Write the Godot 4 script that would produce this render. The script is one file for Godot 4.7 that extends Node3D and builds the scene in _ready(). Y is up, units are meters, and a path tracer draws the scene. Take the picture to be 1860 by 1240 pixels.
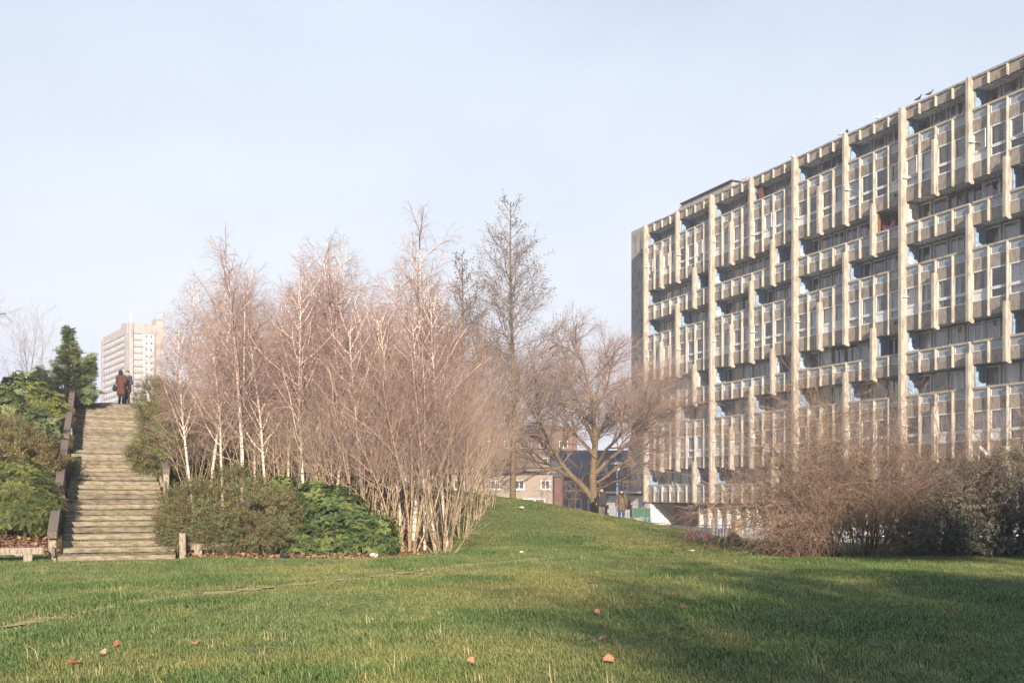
extends Node3D

# ---------------------------------------------------------------- scale of the place
const FOCAL := 1810.0          # lens, in pixels of a 1860 pixel wide picture
const EYE := 1.6
const FACADE_TURN := -65.62    # degrees: how the long block is turned
const FLOOR_H := 2.73
const BAY := 1.2725

var M := {}
var noise := FastNoiseLite.new()
var names := {}


# ---------------------------------------------------------------- mesh builder
class MB:
	var v := PackedVector3Array()
	var n := PackedVector3Array()
	var c := PackedColorArray()
	var i := PackedInt32Array()

	func quad(a: Vector3, b: Vector3, d: Vector3, e: Vector3, col := Color.WHITE) -> void:
		var o := v.size()
		var nn := (d - a).cross(b - a).normalized()
		v.append(a); v.append(b); v.append(d); v.append(e)
		for k in 4:
			n.append(nn); c.append(col)
		i.append(o); i.append(o + 1); i.append(o + 2); i.append(o); i.append(o + 2); i.append(o + 3)

	func tri(a: Vector3, b: Vector3, d: Vector3, col := Color.WHITE) -> void:
		var o := v.size()
		var nn := (d - a).cross(b - a).normalized()
		v.append(a); v.append(b); v.append(d)
		for k in 3:
			n.append(nn); c.append(col)
		i.append(o); i.append(o + 1); i.append(o + 2)

	func hexa(p: Array, col := Color.WHITE) -> void:
		# p: bottom four (counter-clockwise from above), then top four
		quad(p[4], p[7], p[6], p[5], col)
		quad(p[0], p[1], p[2], p[3], col)
		for k in 4:
			var l := (k + 1) % 4
			quad(p[k], p[k + 4], p[l + 4], p[l], col)

	func box(ctr: Vector3, s: Vector3, col := Color.WHITE, b := Basis.IDENTITY) -> void:
		var h := s * 0.5
		var p := []
		for y in [-1, 1]:
			for q in [[-1, 1], [1, 1], [1, -1], [-1, -1]]:
				p.append(ctr + b * Vector3(q[0] * h.x, y * h.y, q[1] * h.z))
		hexa(p, col)

	func bbox(ctr: Vector3, s: Vector3, bev: float, col := Color.WHITE, b := Basis.IDENTITY) -> void:
		# box with chamfered vertical edges
		var hx := s.x * 0.5
		var hz := s.z * 0.5
		var ring := [Vector2(-hx + bev, hz), Vector2(hx - bev, hz), Vector2(hx, hz - bev), Vector2(hx, -hz + bev), Vector2(hx - bev, -hz), Vector2(-hx + bev, -hz), Vector2(-hx, -hz + bev), Vector2(-hx, hz - bev)]
		prism(ring, -s.y * 0.5, s.y * 0.5, Transform3D(b, ctr), col)

	func prism(ring: Array, y0: float, y1: float, t: Transform3D, col := Color.WHITE) -> void:
		# ring counter-clockwise seen from above when x right, z towards the viewer
		var m := ring.size()
		for k in m:
			var p: Vector2 = ring[k]
			var q: Vector2 = ring[(k + 1) % m]
			quad(t * Vector3(p.x, y0, p.y), t * Vector3(p.x, y1, p.y), t * Vector3(q.x, y1, q.y), t * Vector3(q.x, y0, q.y), col)
		for k in range(1, m - 1):
			var a: Vector2 = ring[0]
			var p: Vector2 = ring[k]
			var q: Vector2 = ring[k + 1]
			tri(t * Vector3(a.x, y1, a.y), t * Vector3(q.x, y1, q.y), t * Vector3(p.x, y1, p.y), col)
			tri(t * Vector3(a.x, y0, a.y), t * Vector3(p.x, y0, p.y), t * Vector3(q.x, y0, q.y), col)

	func tube(pts: PackedVector3Array, r0: float, r1: float, sides: int, col := Color.WHITE, cap := false) -> void:
		var m := pts.size()
		if m < 2:
			return
		var d := (pts[1] - pts[0]).normalized()
		var u := d.cross(Vector3(0.31, 0.2, 0.93) if absf(d.y) > 0.8 else Vector3.UP).normalized()
		var o := v.size()
		for k in m:
			if k > 0:
				d = (pts[mini(k + 1, m - 1)] - pts[k - 1]).normalized()
				u = (u - d * u.dot(d)).normalized()
			var w := d.cross(u)
			var r := lerpf(r0, r1, float(k) / (m - 1))
			for s in sides:
				var a := TAU * s / sides
				var nn := u * cos(a) + w * sin(a)
				v.append(pts[k] + nn * r); n.append(nn); c.append(col)
		for k in m - 1:
			for s in sides:
				var p := o + k * sides + s
				var q := o + k * sides + (s + 1) % sides
				i.append(p); i.append(q + sides); i.append(q)
				i.append(p); i.append(p + sides); i.append(q + sides)
		if cap:
			for e in [[0, -1.0], [m - 1, 1.0]]:
				var kk: int = e[0]
				var q0 := v.size()
				var dd: Vector3 = (pts[1] - pts[0]).normalized() * -1.0 if kk == 0 else (pts[m - 1] - pts[m - 2]).normalized()
				v.append(pts[kk]); n.append(dd); c.append(col)
				for s in sides:
					v.append(v[o + kk * sides + s]); n.append(dd); c.append(col)
				for s in sides:
					var s2 := (s + 1) % sides
					i.append(q0)
					i.append(q0 + 1 + (s if kk == 0 else s2))
					i.append(q0 + 1 + (s2 if kk == 0 else s))

	func lathe(prof: Array, sides: int, t: Transform3D, col := Color.WHITE) -> void:
		var o := v.size()
		var m := prof.size()
		for k in m:
			var p: Vector2 = prof[k]
			var a: Vector2 = prof[maxi(k - 1, 0)]
			var b: Vector2 = prof[mini(k + 1, m - 1)]
			var tn := Vector2(b.y - a.y, a.x - b.x).normalized()
			for s in sides:
				var g := TAU * s / sides
				v.append(t * Vector3(p.x * cos(g), p.y, p.x * sin(g)))
				n.append((t.basis * Vector3(tn.x * cos(g), tn.y, tn.x * sin(g))).normalized())
				c.append(col)
		for k in m - 1:
			for s in sides:
				var p := o + k * sides + s
				var q := o + k * sides + (s + 1) % sides
				i.append(p); i.append(q); i.append(q + sides)
				i.append(p); i.append(q + sides); i.append(p + sides)

	func leaf(at: Vector3, d: Vector3, up: Vector3, l: float, w: float, col := Color.WHITE) -> void:
		# a pointed leaf, slightly folded along its middle
		var sd := d.cross(up).normalized() * w * 0.5
		var nn := sd.cross(d).normalized()
		var mid := at + d * l * 0.45
		var tip := at + d * l - nn * l * 0.12
		var o := v.size()
		v.append(at); v.append(mid + sd + nn * w * 0.15); v.append(tip); v.append(mid - sd + nn * w * 0.15)
		n.append(nn); n.append((nn + sd.normalized() * -0.3).normalized()); n.append(nn); n.append((nn + sd.normalized() * 0.3).normalized())
		for k in 4:
			c.append(col)
		i.append(o); i.append(o + 2); i.append(o + 1); i.append(o); i.append(o + 3); i.append(o + 2)

	func mesh(mat: Material) -> ArrayMesh:
		var a := []
		a.resize(Mesh.ARRAY_MAX)
		a[Mesh.ARRAY_VERTEX] = v
		a[Mesh.ARRAY_NORMAL] = n
		a[Mesh.ARRAY_COLOR] = c
		a[Mesh.ARRAY_INDEX] = i
		var m := ArrayMesh.new()
		m.add_surface_from_arrays(Mesh.PRIMITIVE_TRIANGLES, a)
		m.surface_set_material(0, mat)
		return m


# ---------------------------------------------------------------- nodes, names, labels
func numbered(called: String) -> String:
	names[called] = names.get(called, -1) + 1
	return called if names[called] == 0 else "%s_%03d" % [called, names[called]]


func tag(o: Node, label: String, category: String, group := "", kind := "") -> Node:
	o.set_meta("label", label)
	o.set_meta("category", category)
	if group:
		o.set_meta("group", group)
	if kind:
		o.set_meta("kind", kind)
	return o


func thing(called: String, at: Vector3, label: String, category: String, group := "", turn := 0.0) -> Node3D:
	var o := Node3D.new()
	o.name = numbered(called)
	add_child(o)
	o.position = at
	o.rotation.y = turn
	tag(o, label, category, group)
	return o


func put(called: String, m: Mesh, parent: Node = null, at := Vector3.ZERO) -> MeshInstance3D:
	var o := MeshInstance3D.new()
	o.mesh = m
	o.position = at
	if parent == null:
		o.name = numbered(called)
		add_child(o)
	else:
		o.name = called
		parent.add_child(o, true)
	return o


func structure(called: String, m: Mesh) -> MeshInstance3D:
	var o := put(called, m)
	o.set_meta("kind", "structure")
	return o


func multi(called: String, m: Mesh, xf: Array, cols: Array, parent: Node) -> MultiMeshInstance3D:
	var mm := MultiMesh.new()
	mm.transform_format = MultiMesh.TRANSFORM_3D
	mm.use_colors = true
	mm.mesh = m
	mm.instance_count = xf.size()
	for k in xf.size():
		mm.set_instance_transform(k, xf[k])
		mm.set_instance_color(k, cols[k])
	var o := MultiMeshInstance3D.new()
	o.multimesh = mm
	if parent == null:
		o.name = numbered(called)
		add_child(o)
	else:
		o.name = called
		parent.add_child(o, true)
	return o


# ---------------------------------------------------------------- the lie of the land
func hill(x: float, z: float) -> float:
	# a cone carrying the stair, easing into a low grassy spur on its right
	var dx := (x + 20.0) / 28.0
	var dz := (-z - 50.0) / 29.0
	var u := (1.0 - sqrt(dx * dx + dz * dz)) / 0.85
	u = clampf(u, 0.0, 1.0)
	u = u * u / 0.2 if u < 0.1 else u - 0.05
	var cone := 5.75 * u / 0.95
	var q := (x + 9.34) * 0.9228 + (-z - 23.7) * 0.3853
	var ridge := 1.67 - 0.148 * (x + 2.7)
	if x > 1.5:
		ridge = maxf(1.05 - 0.19 * (x - 1.5), -0.35)
	var rise := smoothstep(25.0, 43.0, -z)
	rise = rise * 0.6 + 0.4 * clampf((-z - 26.0) / 15.0, 0.0, 1.0)
	return lerpf(cone, ridge * rise * smoothstep(76.0, 52.0, -z), smoothstep(7.0, 14.0, q))


func stair_line(x: float, z: float) -> Vector2:
	# (along, across) in the stair's own axes
	var d := Vector2(x + 9.34, -z - 23.7)
	return Vector2(d.x * -0.3853 + d.y * 0.9228, d.x * 0.9228 + d.y * 0.3853)


func ground(x: float, z: float) -> float:
	var t := 49.0 - 0.9109 * x + 0.4127 * z
	var g := lerpf(-1.3, 0.0, smoothstep(11.0, 25.0, t))
	g += hill(x, z) + noise.get_noise_2d(x * 6.0, z * 6.0) * 0.05 + noise.get_noise_2d(x * 1.3, z * 1.3) * 0.08
	var s := stair_line(x, z)
	if absf(s.y) < 1.5 and s.x > -0.5 and s.x < 24.0:
		g = minf(g, s.x * 0.2335 - 0.25)
	return g


func spot(px: float, depth: float) -> Vector3:
	var x := (px - 930.0) / FOCAL * depth
	return Vector3(x, ground(x, -depth), -depth)


# ---------------------------------------------------------------- materials
func ramp(cols: Array, at: Array) -> Gradient:
	var g := Gradient.new()
	g.offsets = PackedFloat32Array(at)
	g.colors = PackedColorArray(cols)
	return g


func noise_tex(freq: float, cols: Array, at: Array, sd := 1, octaves := 4, size := 512, normal := 0.0, kind := FastNoiseLite.TYPE_SIMPLEX_SMOOTH) -> NoiseTexture2D:
	var f := FastNoiseLite.new()
	f.noise_type = kind
	f.seed = sd
	f.frequency = freq
	f.fractal_octaves = octaves
	var t := NoiseTexture2D.new()
	t.width = size
	t.height = size
	t.seamless = true
	t.noise = f
	if normal > 0.0:
		t.as_normal_map = true
		t.bump_strength = normal
	else:
		t.color_ramp = ramp(cols, at)
	return t


func lin(r: float, g: float, b: float, a := 1.0) -> Color:
	var k := Color(r, g, b).linear_to_srgb()
	k.a = a
	return k


func mat(called: String, col: Color, rough := 0.85, tex: Texture2D = null, scale := Vector3.ONE, nrm: Texture2D = null, nscale := 0.5, vcol := false) -> StandardMaterial3D:
	var m := StandardMaterial3D.new()
	m.resource_name = called
	m.albedo_color = col
	m.roughness = rough
	m.metallic_specular = 0.35
	if tex:
		m.albedo_texture = tex
	if nrm:
		m.normal_enabled = true
		m.normal_texture = nrm
		m.normal_scale = nscale
	if tex or nrm:
		m.uv1_triplanar = true
		m.uv1_world_triplanar = true
		m.uv1_scale = scale
	m.vertex_color_use_as_albedo = vcol
	M[called] = m
	return m


func grey(k: float) -> Color:
	return Color(k, k, k)


func make_materials() -> void:
	var blot := noise_tex(0.012, [grey(0.6), grey(0.88), grey(1.0), Color(0.94, 0.95, 0.9)], [0.05, 0.36, 0.65, 1.0], 3, 4)
	var grain := noise_tex(0.06, [grey(0.72), grey(1.0)], [0.2, 0.8], 5, 4)
	var bump := noise_tex(0.08, [], [], 9, 4, 512, 4.0)
	mat("concrete", lin(0.40, 0.355, 0.295), 0.9, blot, Vector3(0.6, 0.13, 0.6), bump, 0.35)
	for k in 4:      # castings differ a little in tone
		mat("concrete_panel%d" % k, [lin(0.30, 0.265, 0.23), lin(0.33, 0.29, 0.245), lin(0.275, 0.245, 0.215), lin(0.315, 0.265, 0.22)][k], 0.9, blot, Vector3(0.6, 0.2, 0.6), bump, 0.4)
	mat("concrete_grey", lin(0.31, 0.29, 0.265), 0.9, blot, Vector3(0.3, 0.1, 0.3), bump, 0.4)
	mat("concrete_dark", lin(0.24, 0.22, 0.21), 0.9, blot, Vector3(0.3, 0.3, 0.3))
	mat("interior", lin(0.42, 0.40, 0.38), 0.95, grain, Vector3(0.4, 0.4, 0.4))
	mat("soffit", lin(0.80, 0.78, 0.76), 0.9, blot, Vector3(0.4, 0.4, 0.4))
	mat("white_paint", lin(0.80, 0.79, 0.77), 0.55, grain, Vector3(0.8, 0.5, 0.8))
	mat("white_render", lin(0.66, 0.62, 0.58), 0.85, blot, Vector3(0.5, 0.3, 0.5))
	mat("shade_blue_paint", lin(0.24, 0.34, 0.47), 0.6, blot, Vector3(0.7, 0.5, 0.7))  # pale partition paint with the blue of its sky-lit shade put into the colour
	mat("red_wood", lin(0.26, 0.12, 0.07), 0.7, grain, Vector3(3.0, 0.3, 3.0))
	mat("dark_timber", lin(0.13, 0.11, 0.10), 0.8, grain, Vector3(2, 0.4, 2))
	mat("black_vent", lin(0.025, 0.025, 0.028), 0.7)
	var g := mat("window_glass", lin(0.05, 0.06, 0.07, 0.1), 0.03)
	g.transparency = BaseMaterial3D.TRANSPARENCY_ALPHA
	g.metallic_specular = 0.9
	g = mat("wired_glass", lin(0.27, 0.31, 0.34, 0.75), 0.15)
	g.transparency = BaseMaterial3D.TRANSPARENCY_ALPHA
	g.metallic_specular = 0.6
	var weave := noise_tex(0.03, [grey(0.82), grey(1.0)], [0.2, 0.8], 12, 3, 256)
	mat("curtain_white", lin(0.78, 0.77, 0.76), 0.9, weave, Vector3(2, 0.4, 2))
	mat("curtain_grey", lin(0.55, 0.56, 0.58), 0.9, weave, Vector3(2, 0.4, 2))
	mat("curtain_pink", lin(0.62, 0.48, 0.46), 0.9, weave, Vector3(2, 0.4, 2))
	mat("curtain_tan", lin(0.42, 0.32, 0.22), 0.9, weave, Vector3(2, 0.4, 2))
	# vegetation: the colour of each leaf and twig is in the vertex colours
	var bark_n := noise_tex(0.05, [], [], 21, 4, 256, 6.0)
	mat("twig", Color.WHITE, 0.85, null, Vector3.ONE, null, 0.5, true)
	var lf := mat("leaf", Color.WHITE, 0.62, null, Vector3.ONE, null, 0.5, true)
	lf.backlight_enabled = true
	lf.backlight = Color(0.12, 0.16, 0.04)
	var gr := mat("grass_blade", Color.WHITE, 0.55, null, Vector3.ONE, null, 0.5, true)
	gr.backlight_enabled = true
	gr.backlight = Color(0.1, 0.14, 0.03)
	gr.metallic_specular = 0.3
	mat("birch_bark", lin(0.80, 0.76, 0.70), 0.7, noise_tex(0.03, [Color(0.10, 0.09, 0.08), Color(0.35, 0.29, 0.24), Color(1, 0.98, 0.95), Color(1, 0.93, 0.86)], [0.0, 0.36, 0.44, 1.0], 31, 3), Vector3(0.5, 1.9, 0.5), bark_n, 0.4)
	mat("tan_bark", lin(0.42, 0.32, 0.215), 0.85, noise_tex(0.04, [Color(0.45, 0.45, 0.38), Color(0.9, 0.9, 0.85), Color(1, 1, 1)], [0.1, 0.5, 1.0], 33, 4), Vector3(1.2, 0.5, 1.2), bark_n, 0.8)
	mat("brown_bark", lin(0.235, 0.165, 0.115), 0.9, noise_tex(0.05, [Color(0.4, 0.4, 0.38), Color(0.85, 0.88, 0.8), Color(1, 1, 1)], [0.1, 0.5, 1.0], 35, 5), Vector3(1.0, 0.35, 1.0), bark_n, 1.0)
	# ground
	var soil := noise_tex(0.02, [Color(0.62, 0.58, 0.5), Color(0.9, 0.92, 0.85), Color(1.0, 1.0, 1.0)], [0.15, 0.5, 0.9], 41, 6, 1024)
	mat("ground", Color.WHITE, 0.95, soil, Vector3(0.35, 0.35, 0.35), noise_tex(0.06, [], [], 43, 5, 512, 6.0), 0.7, true)
	mat("dry_earth", lin(0.46, 0.36, 0.20), 0.95, soil, Vector3(0.9, 0.9, 0.9), bump, 0.8)
	# stair and timber
	var sleeper := noise_tex(0.02, [Color(0.68, 0.66, 0.6), Color(0.88, 0.87, 0.83), Color(1, 1, 0.98)], [0.2, 0.5, 0.85], 51, 5)
	for k in 5:
		var c: Color = [lin(0.22, 0.19, 0.155), lin(0.265, 0.23, 0.18), lin(0.30, 0.26, 0.205), lin(0.24, 0.21, 0.175), lin(0.195, 0.17, 0.14)][k]
		mat("step_timber%d" % k, c, 0.9, sleeper, Vector3(0.35, 0.8, 0.35), bump, 0.8)
	mat("step_earth", lin(0.15, 0.12, 0.08), 0.95, sleeper, Vector3(1.5, 1.5, 1.5), bump, 0.8)
	mat("step_top", lin(0.37, 0.30, 0.205), 0.95, noise_tex(0.025, [Color(0.5, 0.55, 0.35), Color(0.85, 0.84, 0.74), Color(1, 1, 1)], [0.2, 0.5, 0.8], 53, 5), Vector3(0.6, 0.6, 0.6), bump, 0.8)
	mat("rail_timber", lin(0.22, 0.175, 0.135), 0.85, noise_tex(0.03, [grey(0.5), grey(0.9), grey(1.0)], [0.2, 0.5, 0.9], 55, 5), Vector3(2.5, 0.6, 0.6), bump, 0.8)
	mat("post_timber", lin(0.36, 0.30, 0.235), 0.85, noise_tex(0.03, [grey(0.55), grey(0.92), grey(1.0)], [0.2, 0.5, 0.9], 57, 5), Vector3(2.5, 0.3, 2.5), bump, 0.8)
	# houses and tower
	mat("cream_brick", lin(0.36, 0.30, 0.24), 0.9, noise_tex(0.08, [grey(0.7), grey(1.0)], [0.2, 0.8], 61, 4), Vector3(0.8, 1.4, 0.8))
	mat("red_brick", lin(0.20, 0.10, 0.075), 0.9, noise_tex(0.08, [grey(0.6), grey(1.0)], [0.2, 0.8], 63, 4), Vector3(0.8, 1.4, 0.8))
	mat("brown_brick", lin(0.24, 0.16, 0.12), 0.9, grain, Vector3(0.3, 0.5, 0.3))
	mat("roof_tile", lin(0.25, 0.19, 0.14), 0.9, noise_tex(0.05, [grey(0.55), grey(0.9), grey(1.0)], [0.2, 0.5, 0.9], 65, 4), Vector3(0.5, 2.5, 0.5))
	mat("slate", lin(0.085, 0.08, 0.085), 0.8, noise_tex(0.05, [grey(0.55), grey(0.9), grey(1.0)], [0.2, 0.5, 0.9], 67, 4), Vector3(0.5, 2.5, 0.5))
	mat("tower_concrete", lin(0.36, 0.305, 0.26), 0.9, blot, Vector3(0.06, 0.02, 0.06))
	mat("tower_panel", lin(0.56, 0.54, 0.51), 0.8, blot, Vector3(0.1, 0.1, 0.1))
	mat("dark_glass", lin(0.045, 0.05, 0.06), 0.12)
	# metal and small things
	mat("blue_metal", lin(0.16, 0.24, 0.42), 0.5)
	mat("black_metal", lin(0.03, 0.035, 0.045), 0.5)
	mat("grey_metal", lin(0.42, 0.42, 0.42), 0.45)
	mat("green_metal", lin(0.035, 0.13, 0.075), 0.5, grain, Vector3(1, 1, 1))
	mat("yellow_brick", lin(0.42, 0.30, 0.16), 0.9, grain, Vector3(1, 2, 1))
	mat("boulder", Color.WHITE, 0.9, grain, Vector3(1.2, 1.2, 1.2), bump, 1.0, true)
	mat("plastic_white", lin(0.75, 0.75, 0.76), 0.5)
	mat("plastic_black", lin(0.03, 0.03, 0.033), 0.4)
	mat("pink_cloth", lin(0.55, 0.22, 0.30), 0.9, weave, Vector3(1, 6, 1))
	mat("red_board", lin(0.14, 0.045, 0.04), 0.6)
	mat("plain", Color.WHITE, 0.8, null, Vector3.ONE, null, 0.5, true)


# ---------------------------------------------------------------- the long concrete block of flats
func hy(r: float) -> float:
	return 25.5 - FLOOR_H * r


func frame_mesh(w: float, h: float, bars_y: Array, bars_x: Array, m: Material, t := 0.065, d := 0.07) -> ArrayMesh:
	# origin at the bottom middle
	var b := MB.new()
	b.box(Vector3(-w * 0.5 + t * 0.5, h * 0.5, 0), Vector3(t, h, d))
	b.box(Vector3(w * 0.5 - t * 0.5, h * 0.5, 0), Vector3(t, h, d))
	b.box(Vector3(0, t * 0.5, 0.004), Vector3(w - 2 * t, t, d))
	b.box(Vector3(0, h - t * 0.5, 0.004), Vector3(w - 2 * t, t, d))
	for y in bars_y:
		b.box(Vector3(0, y, 0.006), Vector3(w - 2 * t, t, d))
	for x in bars_x:
		b.box(Vector3(x, h * 0.5, -0.004), Vector3(t, h - 2 * t, d * 0.9))
	return b.mesh(m)


func pane_mesh(w: float, h: float, m: Material, t := 0.012) -> ArrayMesh:
	var b := MB.new()
	b.box(Vector3(0, h * 0.5, 0), Vector3(w, h, t))
	return b.mesh(m)


func curtain_mesh(w: float, h: float, parts: Array, m: Material, sd: int) -> ArrayMesh:
	# hanging cloth with pleats; parts: [from, to] shares of the width that are covered
	var b := MB.new()
	for p in parts:
		var steps := int(18 * (p[1] - p[0])) + 4
		var last := Vector3.ZERO
		for k in steps + 1:
			var u: float = lerpf(p[0], p[1], float(k) / steps) - 0.5
			var q := Vector3(u * w, 0, 0.035 * sin(u * w * 31.0 + sd) + 0.02 * sin(u * w * 13.0 + sd * 2.0))
			if k > 0:
				b.quad(last, last + Vector3(0, h, 0), q + Vector3(0, h, 0), q)
			last = q
	return b.mesh(m)


func fin_mesh(w: float, d: float, h: float, m: Material, chamfer_foot := false) -> ArrayMesh:
	# origin at the top middle, hangs down; stands proud of the wall by d
	var b := MB.new()
	var ring := [Vector2(-w * 0.5, d - 0.015), Vector2(-w * 0.5 + 0.015, d), Vector2(w * 0.5 - 0.02, d), Vector2(w * 0.5, d - 0.02), Vector2(w * 0.5, -0.13), Vector2(-w * 0.5, -0.13)]
	b.prism(ring, -h, 0.0, Transform3D.IDENTITY, Color.WHITE)
	if chamfer_foot:
		b.hexa([Vector3(-w * 0.42, -h - 0.10, d * 0.35), Vector3(w * 0.42, -h - 0.10, d * 0.35), Vector3(w * 0.42, -h - 0.10, -0.1), Vector3(-w * 0.42, -h - 0.10, -0.1),
			Vector3(-w * 0.49, -h + 0.002, d * 0.97), Vector3(w * 0.49, -h + 0.002, d * 0.97), Vector3(w * 0.49, -h + 0.002, -0.12), Vector3(-w * 0.49, -h + 0.002, -0.12)])
	return b.mesh(m)


func box_mesh(s: Vector3, m: Material) -> ArrayMesh:
	var b := MB.new()
	b.box(Vector3.ZERO, s)
	return b.mesh(m)


func long_block() -> void:
	var rng := RandomNumberGenerator.new()
	rng.seed = 77
	var nb := 38
	var w := nb * BAY
	var top := hy(0) + 1.9
	var blk := thing("apartment_block", Vector3(12.43, -1.3, -91.3), "long ten-storey beige concrete block of flats with projecting vertical fins", "building", "", deg_to_rad(FACADE_TURN))
	# body behind the recessed balconies
	var b := MB.new()
	b.box(Vector3(w * 0.5, (top - 0.3) * 0.5, -6.5), Vector3(w, top - 0.3, 7.6))
	put("core_wall", b.mesh(M.interior), blk)
	b = MB.new()
	b.box(Vector3(-0.09, (top - 0.1) * 0.5 + 0.9, -5.2), Vector3(0.16, top - 0.1 - 1.8, 10.2))
	put("end_wall", b.mesh(M.concrete_grey), blk)
	b = MB.new()
	b.box(Vector3(w * 0.5, hy(0) + 1.31, -1.35), Vector3(w, 0.2, 2.4))
	put("roof_slab", b.mesh(M.soffit), blk)
	b = MB.new()
	b.box(Vector3(w * 0.5, top - 0.14, -5.3), Vector3(w, 0.28, 10.0))
	put("roof", b.mesh(M.concrete_grey), blk)
	for r in 9:
		b = MB.new()
		b.box(Vector3(w * 0.5, hy(r) - 1.21, -1.42), Vector3(w, 0.22, 2.5))
		put("deck_slab", b.mesh(M.soffit), blk)
	b = MB.new()
	b.box(Vector3(w * 0.5, hy(8) - 1.53, -1.36), Vector3(w, 0.14, 2.6))
	put("deck_slab", b.mesh(M.soffit), blk)
	# party walls
	for l in range(0, nb + 1, 4):
		b = MB.new()
		b.box(Vector3(l * BAY, hy(4.2), -2.0), Vector3(0.14, 25.0, 1.4))
		put("party_wall", b.mesh(M.interior), blk)
	# shared pieces
	var fascia := []
	var coping := box_mesh(Vector3(BAY * 4 - 0.014, 0.13, 0.34), M.concrete_grey)
	var panel := []
	var panel_low := []
	var spandrel := []
	for k in 4:
		var cast: Material = M["concrete_panel%d" % k]
		fascia.append(box_mesh(Vector3(BAY - 0.014, 0.62, 0.16), cast))
		panel.append(box_mesh(Vector3(BAY - 0.014, 0.72, 0.12), cast))
		panel_low.append(box_mesh(Vector3(BAY - 0.014, 0.96, 0.12), cast))
		spandrel.append(box_mesh(Vector3(BAY - 0.014, 0.90, 0.12), cast))
	var rail := box_mesh(Vector3(BAY * 4 - 0.26, 0.13, 0.2), M.concrete)
	var glass_frame := frame_mesh(BAY - 0.13, 0.50, [], [], M.white_paint, 0.045, 0.06)
	var glass := pane_mesh(BAY - 0.22, 0.42, M.wired_glass)
	var ww := BAY - 0.12
	var win := frame_mesh(ww, 1.80, [0.555, 0.645], [], M.white_paint, 0.085)
	var pane_up := pane_mesh(ww - 0.13, 1.08, M.window_glass)
	var pane_low := pane_mesh(ww - 0.13, 0.46, M.window_glass)
	var board_low := pane_mesh(ww - 0.13, 0.46, M.white_paint)
	var sash := frame_mesh(ww - 0.12, 1.10, [], [], M.white_paint, 0.05, 0.05)
	var door := frame_mesh(ww - 0.02, 2.36, [], [0.0], M.white_paint, 0.09)
	var wide := frame_mesh(ww - 0.02, 2.36, [1.0], [], M.white_paint, 0.09)
	var dark_door := frame_mesh(ww - 0.02, 2.36, [], [0.0], M.dark_timber, 0.08)
	var red_door := frame_mesh(ww - 0.02, 2.36, [], [0.0], M.red_wood, 0.09)
	var pane_door := pane_mesh(ww - 0.12, 2.24, M.window_glass)
	var post := box_mesh(Vector3(0.12, 2.4, 0.16), M.concrete_dark)
	var post_pale := box_mesh(Vector3(0.12, 2.4, 0.16), M.white_render)
	var post_red := box_mesh(Vector3(0.12, 2.4, 0.16), M.red_wood)
	var cols := [M.curtain_white, M.curtain_white, M.curtain_grey, M.curtain_grey, M.curtain_pink, M.curtain_tan]
	var cur := []
	for k in 12:
		var cover: Array = [[[0.0, 1.0]], [[0.0, 1.0]], [[0.0, 0.38], [0.66, 1.0]], [[0.0, 0.55]], [[0.02, 0.98]], [[0.0, 0.25], [0.75, 1.0]]][k % 6]
		cur.append([curtain_mesh(ww - 0.12, 1.66, cover, cols[(k * 5 + 1) % 6], k), curtain_mesh(ww - 0.12, 2.2, cover, cols[(k * 7 + 2) % 6], k + 3)])
	var fins := {}
	var fin := func(line: int, h0: float, h1: float, big: int) -> void:
		var key := "%d %.2f" % [big, h1 - h0]
		if not fins.has(key):
			fins[key] = fin_mesh([0.075, 0.24, 0.28][big], [0.165, 0.34, 0.42][big], h1 - h0, M.concrete, big == 1)
		put("fin" if big == 0 else "pier", fins[key], blk, Vector3(line * BAY, hy(0) - h0, 0))
	# upright fins and piers
	for l in nb + 1:
		var m := l % 8
		if m == 0:
			var h := -1.86
			while h < 23.3:
				fin.call(l, h, minf(h + 5.46, 23.45) - 0.014, 2)
				h += 5.46
			continue
		if m != 4:
			fin.call(l, -1.74, -1.10, 0)
		for k in 3:
			var o := 8.19 * k
			var last := 23.4 if k == 2 else o + 6.87
			if m == 4:
				fin.call(l, -1.86 if k == 0 else o - 2.0, o + 4.3, 1)
				fin.call(l, o + 5.60, o + 6.18 if k < 2 else last, 0)
			elif m == 2:
				fin.call(l, o + 0.14, o + 0.95, 0)
				fin.call(l, o + 0.95, o + 4.3, 1)
				fin.call(l, o + 5.60, last, 0)
			elif m == 6:
				fin.call(l, o + 0.14, o + 3.55, 0)
				fin.call(l, o + 3.55, o + 6.97 if k < 2 else last, 1)
			else:
				fin.call(l, o + 0.14, o + 4.17, 0)
				fin.call(l, o + 5.60, last, 0)
	# fascia and coping
	for k in nb:
		put("fascia_panel", fascia[rng.randi() % 4], blk, Vector3((k + 0.5) * BAY, hy(0) + 1.46, -0.08))
	for k in range(0, nb, 4):
		var run := mini(4, nb - k)
		put("coping", coping if run == 4 else box_mesh(Vector3(BAY * run - 0.014, 0.13, 0.34), M.concrete_grey), blk, Vector3((k + run * 0.5) * BAY, hy(0) + 1.84, -0.1))
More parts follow.
